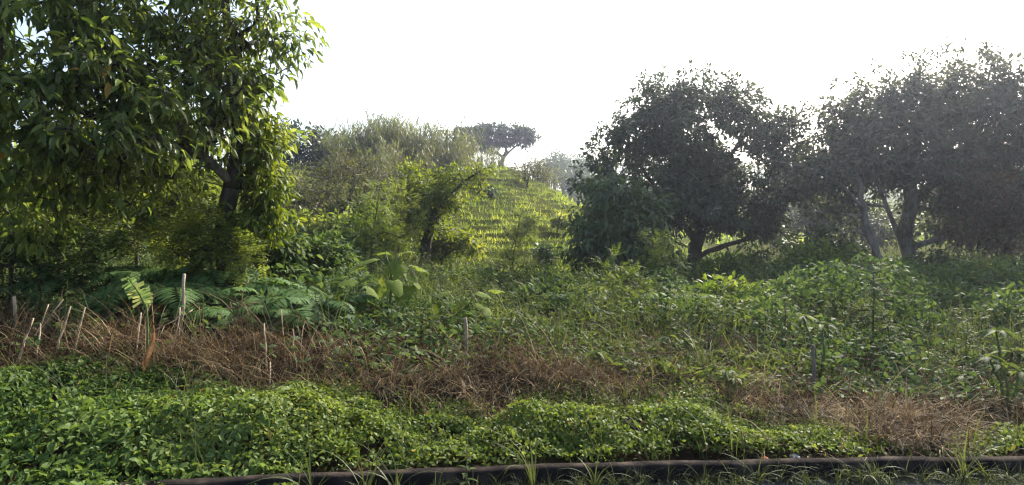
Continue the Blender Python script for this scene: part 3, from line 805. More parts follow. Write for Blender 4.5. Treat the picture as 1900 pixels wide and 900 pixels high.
chd = [limb([g_ + [0, 0, -.2], at(1640, 490, 16), at(1612, 440, 16), at(1600, 380, 16), at(1590, 330, 16)], .14, .06, 12, .05),
       limb([at(1600, 385, 16), at(1560, 340, 15.8), at(1500, 310, 15.7), at(1420, 295, 15.6)], .05, .012, 12), limb([at(1604, 400, 16), at(1540, 395, 15.8), at(1450, 385, 15.6)], .035, .01, 10)]
tree('slanting_tree', 'pale trunked tree slanting left in front of the huge spreading tree', 'tree', g_, chd,
     [L(1590, 300, 16, 50), L(1540, 310, 15.8, 40), L(1480, 320, 15.7, 30), L(1630, 270, 16, 40), L(1560, 400, 15.8, 30)], 170, 10, (.10, .18), .3, LEAF_HEX, M['grove'], M['bark_grey'], droop=.3)
g_ = ground(1875, 15.5)
chd = [limb([g_ + [0, 0, -.2], at(1885, 495, 15.5), at(1865, 460, 15.5), at(1845, 435, 15.5), at(1830, 400, 15.5)], .09, .05, 10), limb([at(1865, 460, 15.5), at(1890, 420, 15.5), at(1900, 380, 15.5)], .05, .03, 8)]
tree('reddish_tree', 'small crooked tree with reddish brown leaves at the far right edge', 'tree', g_, chd,
     [L(1810, 340, 15.5, 50), L(1870, 380, 15.5, 55), L(1790, 410, 15.3, 40), L(1900, 430, 15.3, 40), L(1850, 440, 15.3, 35)], 240, 11, (.10, .17), .3, LEAF_HEX, M['reddish'], M['bark_dark'], droop=.4)
g_ = ground(1815, 16)
tree('thin_tree', 'thin straight young tree left of the crooked reddish tree', 'tree', g_, [limb([g_ + [0, 0, -.2], at(1816, 470, 16), at(1812, 420, 16)], .04, .03, 8)],
     [L(1812, 400, 16, 30), L(1825, 425, 16, 26)], 50, 10, (.09, .15), .25, LEAF_HEX, M['grove'], M['bark_dark'])

# --- shrubs at the right, between the trunks and the weeds
SH = [('tiny dark bush high on the terraced hill', 905, 29, [(905, 352, 9), (913, 356, 8)], 'bush'),
      ('small bush on the terraced hill left of the dark bushy tree', 1035, 25, [(1035, 408, 10), (1046, 412, 9)], 'feather'),
      ('small round bush halfway down the terraced hill', 985, 24, [(985, 408, 11), (974, 413, 9)], 'feather'),
      ('dark tussock low on the terraced hill beside the young sapling', 1000, 19.5, [(1003, 470, 13), (1016, 474, 11)], 'bush'),
      ('olive bush at the foot of the hill left of the slim saplings', 600, 17.5, [(590, 425, 38), (630, 430, 36), (555, 430, 34)], 'feather'),
      ('pale green bush between the slim saplings at the hill foot', 705, 17.0, [(700, 415, 34), (735, 425, 36), (665, 430, 32)], 'brightshrub'),
      ('low olive bush under the crown of the leaning tree', 835, 16.5, [(840, 445, 30), (810, 455, 28), (870, 455, 24)], 'feather'),
      ('dull bush behind the slim sapling left of the leaning tree', 655, 19.5, [(650, 395, 34), (685, 385, 34), (625, 400, 28), (720, 390, 30)], 'drytree'),
      ('bright rounded shrub in the sun between the two large right trees', 1505, 15.0, [(1500, 495, 46), (1540, 480, 38), (1470, 510, 34)], 'brightshrub'),
      ('bright shrub at the foot of the slanting pale trunk', 1590, 15.2, [(1585, 500, 40), (1555, 515, 34), (1615, 515, 30)], 'brightshrub'),
      ('dark glossy shrub below the bright shrub near the round tree', 1460, 13.5, [(1450, 535, 34), (1490, 540, 36), (1420, 540, 30)], 'bush'),
      ('dark shrub crouching left of the slanting trunk base', 1530, 16.5, [(1540, 455, 28), (1575, 470, 26), (1510, 450, 22)], 'mango'),
      ('dark shrub wrapped around the huge tree trunk base', 1720, 16.0, [(1730, 500, 40), (1690, 510, 32), (1770, 515, 30)], 'bush'),
      ('dull green shrub beside the thin straight tree', 1800, 14.5, [(1800, 520, 36), (1850, 525, 40), (1760, 530, 26)], 'feather'),
      ('sunlit shrub under the low branch of the round tree', 1340, 15.0, [(1335, 510, 34), (1370, 505, 34), (1300, 525, 26)], 'brightshrub'),
      ('leafy dark shrub left of the broad pale leaves', 590, 10.0, [(570, 470, 34), (610, 480, 38), (540, 480, 30)], 'weeds'),
      ('dark shrub under the lime climbing plant', 500, 9.2, [(490, 450, 36), (530, 460, 34), (460, 465, 32)], 'weeds'),
      ('large leafy dark green shrub at right beyond the dry patch', 1760, 10.0, [(1760, 590, 60), (1700, 600, 48), (1820, 600, 55)], 'weeds'),
      ('leafy dark green shrub left of the tall thin sapling', 1545, 10.5, [(1540, 575, 48), (1500, 585, 40), (1590, 590, 42)], 'weeds'),
      ('bright weedy shrub in front of the round tree', 1340, 10.0, [(1340, 560, 44), (1390, 575, 40), (1300, 580, 38)], 'brightshrub'),
      ('spreading green shrub at the right picture edge', 1880, 8.5, [(1880, 610, 55), (1930, 640, 60)], 'weeds'),
      ('leafy shrub on the meadow right of the small yellow leaved plants', 1020, 10.5, [(1020, 555, 36), (1060, 560, 38), (985, 570, 30)], 'weeds')]
for lb, px_, Y_, lobs, lm in SH:
    simple_tree('shrub', lb, px_, Y_, [(px_, lobs[0][1] + 10, Y_)], [L(a, b, Y_ - .1 * i_, c, 1.1, .95) for i_, (a, b, c) in enumerate(lobs)],
                max(30, int(sum(c for _, _, c in lobs) * 1.9)), 11, (.06 + .003 * Y_, .10 + .005 * Y_), .20, LEAF_HEX, M[lm], M['bark_dark'], .03, .015, cat='shrub', group='shrubs on the rough ground')

# --- canes along the ridge
def cane_proto(k):
    root = thing('cane_clump', 'x', 'cane', (0, 0, 0), 'tall canes along the ridge')
    st, lv = MB(), MB()
    for _ in range(34):
        b = rng.normal(0, .55, 2); hgt = rng.uniform(1.3, 3.8); le = rng.normal(0, .26, 2)
        pts = [np.array([b[0] + le[0] * t * t * hgt, b[1] + le[1] * t * t * hgt, hgt * t]) for t in np.linspace(0, 1, 5)]
        st.tube(pts, np.linspace(.022, .010, 5), 4, False)
        m_ = 15
        t = rng.uniform(.08, 1.0, m_)
        Pp = np.stack([b[0] + le[0] * t * t * hgt, b[1] + le[1] * t * t * hgt, hgt * t], 1)
        blades(lv, Pp, rng.uniform(0, 6.3, m_), rng.uniform(.6, 1.15, m_), rng.uniform(.1, .6, m_), rng.uniform(.8, 2.2, m_), rng.uniform(.045, .08, m_), 3)
    st.build('stem', M['bark_pale'], root)
    c = lv.build('foliage', M['cane'], root); c['kind'] = 'stuff'
    return root
protos = [cane_proto(k) for k in range(3)]
spots = []
for px_ in np.linspace(608, 868, 15): spots.append((px_ + rng.normal(0, 5), 39.5 + rng.normal(0, .8), 0.76 + .10 * math.sin((px_ - 600) / 60) - .12 * float(ss(810, 870, px_))))
for px_ in np.linspace(640, 850, 10): spots.append((px_ + rng.normal(0, 6), 36.5 + rng.normal(0, .6), .70 + .12 * rng.random()))
for px_ in np.linspace(600, 870, 14): spots.append((px_ + rng.normal(0, 8), 34 + rng.normal(0, 1.2), .38 + .2 * rng.random()))
for px_ in (890, 908, 925, 1000, 1016): spots.append((px_, 43 + rng.normal(0, .8), .42 + .06 * rng.random()))
spots.sort()
for i_, (px_, Y_, s_) in enumerate(spots):
    lb = 'tall pale green cane clump on the ridge, %s of %d from the left' % (ordl(i_), len(spots))
    g_ = ground(px_, Y_)
    if i_ < 3:
        o = protos[i_]; o.location = g_; o.rotation_euler = (0, 0, rng.uniform(0, 6)); o.scale = (s_,) * 3; o['label'] = lb
    else: dup(protos[i_ % 3], g_, rng.uniform(0, 6), s_, lb)
# --- skyline trees
g_ = ground(932, 75)
chd = [limb([g_ + [0, 0, -.3], at(930, 300, 75), at(940, 280, 75)], .34, .22, 8), limb([at(936, 290, 75), at(960, 268, 75), at(980, 262, 75)], .16, .07, 7),
       limb([at(934, 292, 75), at(905, 268, 75), at(880, 262, 75)], .16, .07, 7), limb([at(940, 282, 75), at(935, 262, 75), at(915, 245, 75)], .15, .06, 7)]
tree('umbrella_tree', 'flat topped umbrella tree standing alone on the skyline', 'tree', g_, chd,
     [L(900, 236, 75, 16, 1, .6), L(925, 243, 75, 26, 1, .45), L(955, 244, 75, 26, 1, .5), L(872, 250, 75, 28, 1, .45), L(965, 258, 75, 24, 1, .5), L(905, 258, 75, 30, 1, .5), L(978, 270, 75, 13), L(940, 262, 75, 24, 1, .4), L(862, 262, 75, 18), L(900, 272, 75, 22, 1, .6), L(972, 248, 75, 22, 1, .5), L(858, 250, 75, 20, 1, .5), L(985, 258, 75, 14, 1, .6), L(890, 240, 75, 20, 1, .5)],
     700, 11, (.32, .6), .6, LEAF_DIA, M['umbrella'], M['bark_dark'], droop=.1, tipr=.02, flat=.6, gap=(.35, .30))
simple_tree('dead_topped_tree', 'thin bare twigged tree poking above the canes', 815, 44, [(815, 260, 44), (818, 236, 44)], [L(812, 245, 44, 14), L(822, 238, 44, 10)], 26, 3, (.2, .35), .3, LEAF_DIA, M['drytree'], M['bark_grey'], .05, .02, tipr=.012)
simple_tree('cane_side_tree', 'rounded green tree rising above the canes on the ridge', 725, 45, [(725, 280, 45), (724, 255, 45)], [L(722, 245, 45, 18), L(705, 258, 45, 20), L(742, 258, 45, 20), L(725, 262, 45, 24)], 130, 12, (.22, .4), .5, LEAF_DIA, M['far'], M['bark_dark'], .12, .05)
g_ = ground(977, 34)
tree('slope_tree', 'small twiggy dark stemmed tree on the right shoulder of the hill', 'tree', g_, [limb([g_ + [0, 0, -.2], at(978, 345, 34), at(982, 320, 34)], .07, .03, 8)],
     [L(985, 315, 34, 24), L(965, 320, 34, 18), L(1003, 322, 34, 18)], 120, 5, (.12, .22), .4, LEAF_DIA, M['drytree'], M['bark_dark'], tipr=.012)
for lb, px_, Y_, r_ in (('thin brownish brush left of the far wood on the hill shoulder', 1008, 41, 26), ('thin brownish brush directly behind the small twiggy tree', 960, 42, 24)):
    simple_tree('brush', lb, px_, Y_, [(px_, 330, Y_)], [L(px_, 318, Y_, r_), L(px_ + 14, 330, Y_, r_ * .8), L(px_ - 14, 328, Y_, r_ * .8)], 150, 5, (.12, .24), .5, LEAF_DIA, M['drytree'], M['bark_grey'], .05, .03, cat='shrub', tipr=.012)
# far wood on the hill behind
def far_proto(k):
    root = thing('far_tree', 'x', 'tree', (0, 0, 0), 'trees of the far wood')
    mb = MB(); mb.tube([(0, 0, -.5), (.1, 0, 2), (.2, .1, 4)], [.25, .2, .12], 6); mb.build('trunk', M['bark_dark'], root)
    lobs = [(rng.normal(0, 1.6), rng.normal(0, 1.6), rng.uniform(3.5, 6.5), rng.uniform(1.3, 2.3), rng.uniform(1.3, 2.3), rng.uniform(1.0, 1.7)) for _ in range(7)]
    c_, o_ = lobe_points(lobs, 170, .5)
    P, D, N, S = sprigs(c_, o_, 9, (.3, .65), .55, .2)
    mb = MB(); mb.inst(LEAF_DIA, P, D, N, S); c = mb.build('crown', M['far'], root); c['kind'] = 'stuff'
    return root
fp = [far_proto(k) for k in range(3)]
fs = []
for px_ in list(np.linspace(1015, 1100, 11)) + list(np.linspace(1110, 1900, 26)):
    fs.append((px_ + rng.normal(0, 3), rng.uniform(105, 150), rng.uniform(.8, 1.25)))
for px_ in (1040, 1062, 1085, 1105, 1130, 1180, 1400, 1470, 1500): fs.append((px_ + rng.normal(0, 4), rng.uniform(80, 98), rng.uniform(.6, .85)))
fs.sort()
for i_, (px_, Y_, s_) in enumerate(fs):
    lb = 'hazy tree of the wood on the far hill, %s of %d from the left' % (ordl(i_), len(fs))
    g_ = ground(px_, Y_)
    if i_ < 3:
        o = fp[i_]; o.location = g_; o.scale = (s_,) * 3; o['label'] = lb
    else: dup(fp[i_ % 3], g_, rng.uniform(0, 6), s_, lb)

# ------------------------------------------------------------------ ferns: every frond a part
def frond_mesh(k):
    mb = MB()
    n = 22
    t = np.linspace(.10, .97, n)
    L_ = 1.0
    th = np.linspace(.9, -.75 - .15 * k, 24)                 # pitch of the rachis along its length
    ds = L_ / 24
    yy = np.concatenate([[0], np.cumsum(np.cos(th) * ds)]); zz = np.concatenate([[0], np.cumsum(np.sin(th) * ds)])
    tt = np.linspace(0, 1, 25)
    py_, pz_ = np.interp(t, tt, yy), np.interp(t, tt, zz)
    Pp = np.stack([.04 * np.sin(3 * t + k), py_, pz_], 1)
    ta = nrm(np.gradient(Pp, axis=0))
    nu = nrm(np.cross([1., 0, 0], ta))
    for s in (-1, 1):
        D = nrm(np.array([s, 0, 0]) + ta * .35 - nu * .22 + rng.normal(0, .05, (n, 3)))
        sz = .30 * np.sin(np.pi * (.16 + .80 * t)) ** .9
        mb.inst((np.array([[0, -.10, 0], [0, .10, 0], [0, 0, 0], [0, 0, 0]]), np.array([[0, 1, 2]])), Pp[:0], D[:0], nu[:0], sz[:0])
        mb.inst(LEAF_DIA, Pp, D, nu, np.stack([sz * .62, sz, sz], 1))
    mb.tube(np.stack([0 * tt, yy, zz], 1)[::4], np.linspace(.008, .002, 7), 3, False)
    V, T = mb.data()
    return mesh('frond', V, T, M['fern'])
FR = [frond_mesh(k) for k in range(3)]
FERN = [('fern arching in front of the big tree trunk, its fronds catching light', 270, 8.3, 500, .75), ('low fern left of the torn banana leaf', 215, 7.2, 560, .62), ('wide fern just right of the torn banana leaf', 330, 7.4, 540, .85),
        ('fern below the forked trunk of the big tree', 420, 7.7, 535, .85), ('fern behind the broken grey post at left', 380, 8.2, 500, .8), ('fern with long level fronds in front of the dark shrub', 500, 7.6, 540, .85),
        ('fern left of the broad pale leaves', 590, 7.3, 560, .75), ('low fern above the brown grass below the pale leaves', 545, 7.0, 580, .65), ('fern in deep shade at the left edge', 120, 8.2, 520, .75),
        ('small fern right of the low dark hollow', 455, 6.9, 590, .55), ('small fern among the weeds under the round tree', 1265, 9.5, 560, .8), ('fern among the weeds left of the feathery sapling', 1065, 10, 555, .7)]
for lb, px_, Y_, py_, s_ in FERN:
    g_ = ground(px_, Y_)
    c = at(px_, py_, Y_); s_ = s_ * 1.25; lift = max(.10, min(.6, c[2] - g_[2] - .15 * s_))
    r = thing('fern', lb, 'fern', g_, 'ferns on the left slope')
    nf = 11
    for q in range(nf):
        o = link('frond', FR[q % 3], r)
        o.location = (0, 0, lift * .9)
        o.rotation_euler = (rng.uniform(-.25, .18), rng.normal(0, .15), q * 2 * math.pi / nf + rng.normal(0, .2))
        f = s_ * rng.uniform(.75, 1.1); o.scale = (f, f, f)
    mb = MB(); mb.tube([(0, 0, -.05), (.01, 0, lift * .5), (0, 0, lift * .9 + .01)], [.03, .025, .02], 6)
    mb.build('stem', M['bark_dark'], r)

# ------------------------------------------------------------------ broad leaved plants: every leaf a part
def broad_leaf(k):
    n = 14
    a = np.linspace(-math.pi, math.pi, n, endpoint=False)
    r = .52 + .10 * np.cos(a * (5 if k else 3)) + .10 * np.cos(a) - .12 * (np.abs(a) > 2.6)
    V = [[0, .36, .0]]
    for q in range(n):
        x_, y_ = r[q] * math.sin(a[q]), .42 + r[q] * math.cos(a[q])
        V.append([x_ * .9, y_, -.16 * (x_ ** 2) * 2 - .14 * max(0, y_ - .4) ** 2 + .03 * math.sin(q * 2.4)])
    for q in range(n):
        x_, y_ = .5 * r[q] * math.sin(a[q]), .40 + .5 * r[q] * math.cos(a[q])
        V.append([x_ * .9, y_, .02 - .05 * x_ ** 2 + .015 * math.sin(q * 3.3)])
    T = []
    for q in range(n):
        p = (q + 1) % n
        T += [[0, 1 + n + p, 1 + n + q], [1 + n + q, 1 + n + p, 1 + p], [1 + n + q, 1 + p, 1 + q]]
    return mesh('leaf', np.array(V), np.array(T), M['paddle'], True)
BL = [broad_leaf(0), broad_leaf(1)]
def broad_plant(label, px_, Y_, leaves, wid=1.0):
    g_ = ground(px_, Y_)
    r = thing('broad_leaved_plant', label, 'plant', g_)
    topc = at(np.mean([l[0] for l in leaves]), np.mean([l[1] for l in leaves]) + 15, Y_)
    mb = MB(); mid = (g_ + topc) / 2 + [.03, 0, 0]
    mb.tube([g_ + [0, 0, -.05], mid, topc], [.022, .018, .012], 6)
    pet = MB()
    for q, (lx, ly, sp, az, pitch) in enumerate(leaves):
        o = link('leaf', BL[q % 2], r)
        c = at(lx, ly, Y_ + rng.uniform(-.25, .25)); s_ = .92 * sp / FPX * Y_
        o.location = tuple(c - g_); o.scale = (s_, s_, s_)
        o.rotation_euler = (pitch, rng.normal(0, .15), az)
        pet.tube([topc - [0, 0, .12], (topc + c) / 2 + [0, 0, .03], c], [.008, .006, .005], 5)
    mb.build('stem', M['green_stem'], r, g_, True); pet.build('leaf_stalks', M['green_stem'], r, g_, True)
broad_plant('plant with large pale yellow green leaves in the middle of the slope', 712, 7.8,
    [(700, 478, 46, 2.2, -.3), (735, 480, 48, 3.3, -.7), (755, 505, 44, 4.3, -.7), (765, 492, 38, 5.2, -.4), (695, 505, 46, 1.9, -.6), (725, 500, 44, 2.9, -1.0), (760, 525, 40, 3.6, -1.1), (742, 470, 40, 5.9, .1), (680, 490, 40, 1.5, -.4), (710, 525, 38, 2.6, -1.0), (745, 540, 34, 3.3, -1.2), (715, 468, 36, .6, -.1), (728, 515, 40, 3.9, -.9)])
broad_plant('low plant with drooping pale leaves left of the taller pale leaved plant', 655, 7.5,
    [(640, 530, 44, 1.7, -.8), (660, 518, 40, 2.6, -.2), (655, 540, 42, 3.0, -1.1), (678, 528, 38, 4.5, -.7), (645, 515, 30, .4, .1), (630, 545, 34, 2.1, -1.1), (668, 550, 34, 3.4, -1.1)])
broad_plant('faded broad leaved plant right of the tall pale leaved plant', 850, 7.6,
    [(790, 545, 40, 1.9, -.6), (815, 560, 42, 2.7, -.9), (880, 540, 40, 4.6, -.3), (905, 538, 34, 5.0, -.1), (870, 575, 40, 3.5, -1.0), (840, 585, 38, 3.0, -1.0), (900, 580, 34, 3.9, -1.0), (795, 590, 28, 2.4, -1.2), (830, 540, 36, 2.4, -.3), (855, 555, 40, 3.2, -.8), (890, 560, 36, 4.1, -.7)])
def whorl_plant(label, px_, Y_, tops, n, ll):
    g_ = ground(px_, Y_)
    r = thing('palmate_plant', label, 'plant', g_)
    mb = MB()
    lme = mesh('leaf', *leaf_fold(.30, .06, .35, 5), M['fineweeds'], True)
    for (tx, ty) in tops:
        c = at(tx, ty, Y_)
        mb.tube([g_ + [0, 0, -.05], (g_ + c) / 2 + [.04, 0, .0], c], [.018, .014, .010], 6)
        for q in range(n):
            o = link('leaf', lme, r); o.location = tuple(c - g_ + [0, 0, .005 * q])
            o.rotation_euler = (rng.uniform(-.25, .15), rng.normal(0, .2), q * 6.28 / n + rng.normal(0, .2)); f = ll * rng.uniform(.8, 1.15); o.scale = (f, f, f)
    mb.build('stem', M['green_stem'], r, g_, True)
whorl_plant('young plant with star shaped leaf whorls at the right edge', 1850, 6.6, [(1848, 615), (1880, 655)], 9, .24)
whorl_plant('low star leaved plant below the whorls at the right edge', 1865, 5.6, [(1860, 680), (1890, 690), (1835, 665)], 8, .17)
whorl_plant('small star leaved plant above the brown grass right of centre', 1268, 6.6, [(1270, 635), (1240, 628)], 8, .16)
whorl_plant('small pale leaved plant on the brown grass right of the post', 1130, 6.0, [(1105, 655), (1150, 668)], 7, .15)
whorl_plant('star leaved weed on the bank above the creeper mound', 1345, 5.6, [(1345, 690), (1365, 705)], 8, .12)
whorl_plant('little star leaved plant by the leaning fence post at right', 1520, 6.3, [(1525, 605), (1490, 590)], 8, .16)

# ------------------------------------------------------------------ torn banana leaf and its dead sheath
Yb = 5.38
g_ = ground(272, Yb)
r = thing('banana_plant', 'single torn banana leaf on a green stalk rising from the leafy bank', 'plant', g_)
A, B_, C_ = at(272, 572, Yb), at(258, 545, Yb - .02), at(236, 514, Yb - .05)
mb = MB(); mb.tube([g_ + [0, 0, -.05], at(274, 620, Yb), at(273, 590, Yb), A, B_, C_], [.013, .011, .009, .008, .006, .003], 7)
mb.build('stalk', M['green_stem'], r, g_, True)
mb = MB()
tt = np.linspace(0, 1, 19)
q = (1 - tt)[:, None] ** 2 * A + 2 * (tt * (1 - tt))[:, None] * at(262, 540, Yb) + (tt ** 2)[:, None] * C_
ta = nrm(np.gradient(q, axis=0)); side = nrm(np.cross(ta, [0, -1, .25]))
for s in (-1, 1):
    wd = .10 * np.sin(np.pi * (.10 + .84 * tt)) ** .7
    for k in range(18):
        f = rng.uniform(.8, 1.05)
        if rng.random() < .16: f *= .35
        a_, b_ = q[k], q[k + 1] - (q[k + 1] - q[k]) * (rng.uniform(.1, .4) if rng.random() < .4 else -.02)
        dz = np.array([0, rng.normal(0, .015), -.02 * f + rng.normal(0, .012)])
        mb.add([a_, b_, b_ + side[k] * s * wd[k] * f + ta[k] * .02 + dz, a_ + side[k] * s * wd[k] * f * rng.uniform(.85, 1.1) + ta[k] * .015 + dz], [[0, 1, 2], [0, 2, 3]])
m = leaf_mat('torn_leaf', [(.07, .13, .05), (.12, .19, .08), (.34, .34, .17)], .35, .6, .2, 5.0)
mb.build('leaf', m, r, g_)
g_ = ground(275, Yb - .12)
mb = MB()
nk = 10
t = np.linspace(0, 1, nk)
cx = np.interp(t, [0, .25, .5, .75, 1], [285, 280, 276, 271, 268]); cy = np.interp(t, [0, 1], [603, 688])
axp = np.array([at(a, b, Yb - .1 - .05 * c) for a, b, c in zip(cx, cy, t)])
wd = np.interp(t, [0, .2, .5, .75, .92, 1], [.002, .016, .030, .031, .020, .006])
rows = []
for k in range(nk):
    for u_ in (-1, -.5, 0, .5, 1):
        rows.append(axp[k] + np.array([wd[k] * u_ + rng.normal(0, .0045), .045 * (abs(u_) - .4) * wd[k] / .03 + .02 * math.sin(6 * t[k]) + rng.normal(0, .003), rng.normal(0, .004)]))
T = []
for k in range(nk - 1):
    for u_ in range(4):
        a_ = k * 5 + u_
        T += [[a_, a_ + 1, a_ + 6], [a_, a_ + 6, a_ + 5]]
mb.add(rows, T)
m = leaf_mat('dead_leaf', [(.10, .055, .025), (.26, .14, .06), (.46, .31, .17)], .12, .8, .05, 34.0, (1, .9, .7))
o = mb.build('dead_leaf', m, None, axp[4])
o.location = tuple(axp[4]); tag(o, 'curled orange brown dead leaf hanging on the banana stalk', 'dead leaf')

# ------------------------------------------------------------------ fence posts, wire, dry stalks
def post(label, px0, py0, px1, py1, Y_, r0, mat='bark_pale'):
    top_ = at(px1, py1, Y_); gx_ = (px0 - 950) / FPX * Y_
    b = np.array([gx_, Y_, float(height(gx_, Y_)) - .1])
    mb = MB(); n = 7; t = np.linspace(0, 1, n)
    pts = b + (top_ - b) * t[:, None]; pts[1:-1, 0] += rng.normal(0, .008, n - 2)
    mb.tube(pts, r0 * (1 - .25 * t) * (1 + rng.normal(0, .08, n)), 7)
    o = mb.build('fence_post', M[mat], None, b); o.location = tuple(b)
    return tag(o, label, 'fence post', 'wooden posts of the wire fence'), top_
post('thin weathered wooden fence post standing in the brown grass at centre', 866, 700, 863, 590, 6.3, .022)
post('weathered wooden fence post in the brown grass at right', 1512, 745, 1508, 640, 5.9, .020, 'bark_grey')
post('broken grey post standing among the ferns at left', 333, 620, 342, 508, 6.6, .020)
post('split wooden post by the left picture edge', 28, 620, 26, 550, 6.5, .022, 'dry_stick')
def wire(label, pts, name='fence_wire'):
    mb = MB()
    P_ = []
    for a_, b_ in zip(pts[:-1], pts[1:]):
        for t in np.linspace(0, 1, 13)[:-1]:
            P_.append(a_ + (b_ - a_) * t - np.array([0, 0, .05 * math.sin(math.pi * t)]))
    P_.append(pts[-1]); P_ = np.array(P_)
    mb.tube(P_, .0011, 4)
    for p in P_[2:-1:2]:
        mb.tube([p + [-.004, -.008, -.008], p + [.004, .008, .010]], .0014, 3)
    return tag(mb.build(name, M['wire']), label, 'wire', 'strands of the wire fence')
wire('upper barbed wire strand crossing the brown grass', [at(-250, 545, 6.4), at(26, 556, 6.5), at(340, 590, 6.6), at(863, 640, 6.28), at(1509, 655, 5.88), at(2150, 700, 5.6)])
wire('lower barbed wire strand near the top of the creeper', [at(-250, 600, 6.4), at(26, 612, 6.5), at(338, 625, 6.58), at(864, 672, 6.28), at(1510, 700, 5.88), at(2150, 745, 5.6)])
ST = [(25, 680, 62, 590, 5.9, .012, 'bent pale stalk leaning right at the left edge'), (65, 660, 75, 600, 6.0, .009, 'short split stalk beside the bent stalk at the left edge'), (100, 640, 131, 568, 6.1, .012, 'pale straight stalk leaning right, topmost end cut'),
      (132, 640, 158, 570, 6.15, .011, 'second pale leaning stalk right of the cut one'), (52, 618, 90, 565, 6.3, .008, 'thin grey stalk crossing the split post'), (38, 620, 118, 555, 6.3, .008, 'long thin twig slanting across the brown grass at left'),
      (250, 640, 262, 580, 6.1, .009, 'stubby dry stalk just left of the banana stalk'), (320, 615, 334, 570, 6.3, .010, 'crooked stalk at the foot of the broken grey post'), (497, 690, 490, 600, 6.0, .012, 'short pale snapped stalk in the brown grass left of centre'),
      (530, 650, 522, 575, 6.3, .007, 'thin ochre reed right of the snapped stalk'), (548, 640, 543, 610, 6.2, .010, 'short pale stub right of the ochre reed'), (500, 710, 501, 672, 5.7, .009, 'small pale peg at the edge of the creeper'),
      (905, 660, 935, 595, 6.4, .006, 'slanting dry stem right of centre post'),
      (1460, 650, 1455, 560, 7.6, .007, 'thin upright dark stem left of the right fence post'), (1540, 650, 1535, 580, 7.5, .006, 'thin upright dark stem right of the right fence post')]
for px0, py0, px1, py1, Y_, r_, lb in ST:
    Y_ -= .25; top_ = at(px1, py1, Y_); low = at(px0, py0, Y_ - .12)
    low[2] = min(low[2], float(height(low[0], low[1])) - .03) if abs(low[2] - float(height(low[0], low[1]))) < .35 else float(height(low[0], low[1])) - .03
    mb = MB(); t = np.linspace(0, 1, 6)
    pts = low + (top_ - low) * t[:, None]; pts[1:-1] += rng.normal(0, .005, (4, 3))
    mb.tube(pts, 1.0 * r_ * (1 - .35 * t) * rng.uniform(.85, 1.15, 6), 6)
    o = mb.build('dry_stalk', M['bark_dark' if 'dark' in lb else 'dry_stick'], None, low); o.location = tuple(low); tag(o, lb, 'stalk', 'dry stalks in the brown band')
FALL = [(185, 655, 275, 625, 335, 585, 6.0, 'long pale twig lying diagonally across the left bank top'), (185, 628, 250, 622, 340, 635, 5.95, 'reddish twig lying level behind the dead leaf'), (245, 630, 320, 600, 358, 575, 6.2, 'forked pale twig looping beside the grey post'),
        (400, 580, 440, 565, 478, 562, 6.9, 'reddish dry branch lying on the ferns'), (385, 592, 430, 588, 470, 590, 6.7, 'ochre dry branch sagging over the brown grass'), (600, 672, 660, 672, 720, 680, 5.7, 'yellow green vine stretched along the creeper edge')]
for a0, b0, a1, b1, a2, b2, Y_, lb in FALL:
    p0, p1, p2 = at(a0, b0, Y_), at(a1, b1, Y_ - .05), at(a2, b2, Y_ + .05)
    t = np.linspace(0, 1, 9)[:, None]
    pts = (1 - t) ** 2 * p0 + 2 * t * (1 - t) * p1 + t ** 2 * p2 + rng.normal(0, .008, (9, 3))
    vine = 'vine' in lb
    mb = MB(); mb.tube(pts, np.linspace(.008, .004, 9) * (.7 if vine else 1), 6)
    if not vine:
        for k in (3, 5, 6): mb.tube([pts[k], pts[k] + rng.normal(0, .07, 3) + [.05, 0, .03]], [.004, .002], 4)
    o = mb.build('fallen_vine' if vine else 'fallen_twig', M['green_stem'] if vine else M['red_stick' if 'reddish' in lb else 'dry_stick'], None, pts[0]); o.location = tuple(pts[0])
    if vine:
        lv = MB(); n = 46
        Pp = pts[rng.integers(0, 9, n)] + rng.normal(0, .02, (n, 3)) - pts[0]
        lv.inst(LEAF_OVAL, Pp, rdir(n), rdir(n) + [0, 0, 1], rng.uniform(.02, .035, n)); lv.build('leaves', M['lime'], o)['kind'] = 'stuff'
    tag(o, lb, 'vine' if vine else 'twig', None if vine else 'fallen twigs on the bank')

# ------------------------------------------------------------------ grass tufts along the road edge
def tuft_proto(k):
    mb = MB(); n = 16 + 5 * k
    P = np.stack([rng.normal(0, .035, n), rng.normal(0, .02, n), np.zeros(n) - .004], 1)
    blades(mb, P, rng.uniform(0, 6.3, n), rng.uniform(.08, .30, n), rng.uniform(.0, .6, n), rng.uniform(.3, 2.2, n), rng.uniform(.003, .007, n), 5)
    return mesh('grass_tuft', *mb.data(), M['tallgrass'])
tp = [tuft_proto(k) for k in range(4)]
tx = np.sort(np.concatenate([np.linspace(-1.5, 3.5, 38) + rng.normal(0, .05, 38), rng.uniform(.2, 3.5, 22)]))
for i_, xx in enumerate(tx):
    yy = float(kerb_y(xx)) - rng.uniform(.02, .11)
    o = link('grass_tuft', tp[i_ % 4]); s_ = rng.uniform(.4, .95) * (1.15 if xx > 1.2 else 1)
    o.location = (float(xx), yy, 0); o.rotation_euler = (0, 0, rng.uniform(0, 6.3)); o.scale = (s_,) * 3
    tag(o, 'small grass tuft at the foot of the kerb, %s of %d from the left' % (ordl(i_), len(tx)), 'grass tuft', 'grass tufts along the kerb')
TALL = [(585, .42, 'tall arching grass plant bending over the kerb at left'), (680, .46, 'large arching grass plant with long curved blades before the kerb'), (735, .40, 'slender grass plant right of the large arching one'),
        (990, .40, 'bright upright grass plant with a broad folded blade at centre'), (1425, .30, 'upright yellow grass plant before the kerb right of centre'), (1835, .34, 'grass plant with flower spike near the right edge'),
        (1110, .26, 'bushy short grass plant right of the bright folded one'), (1640, .24, 'fine grass plant before the kerb at right')]
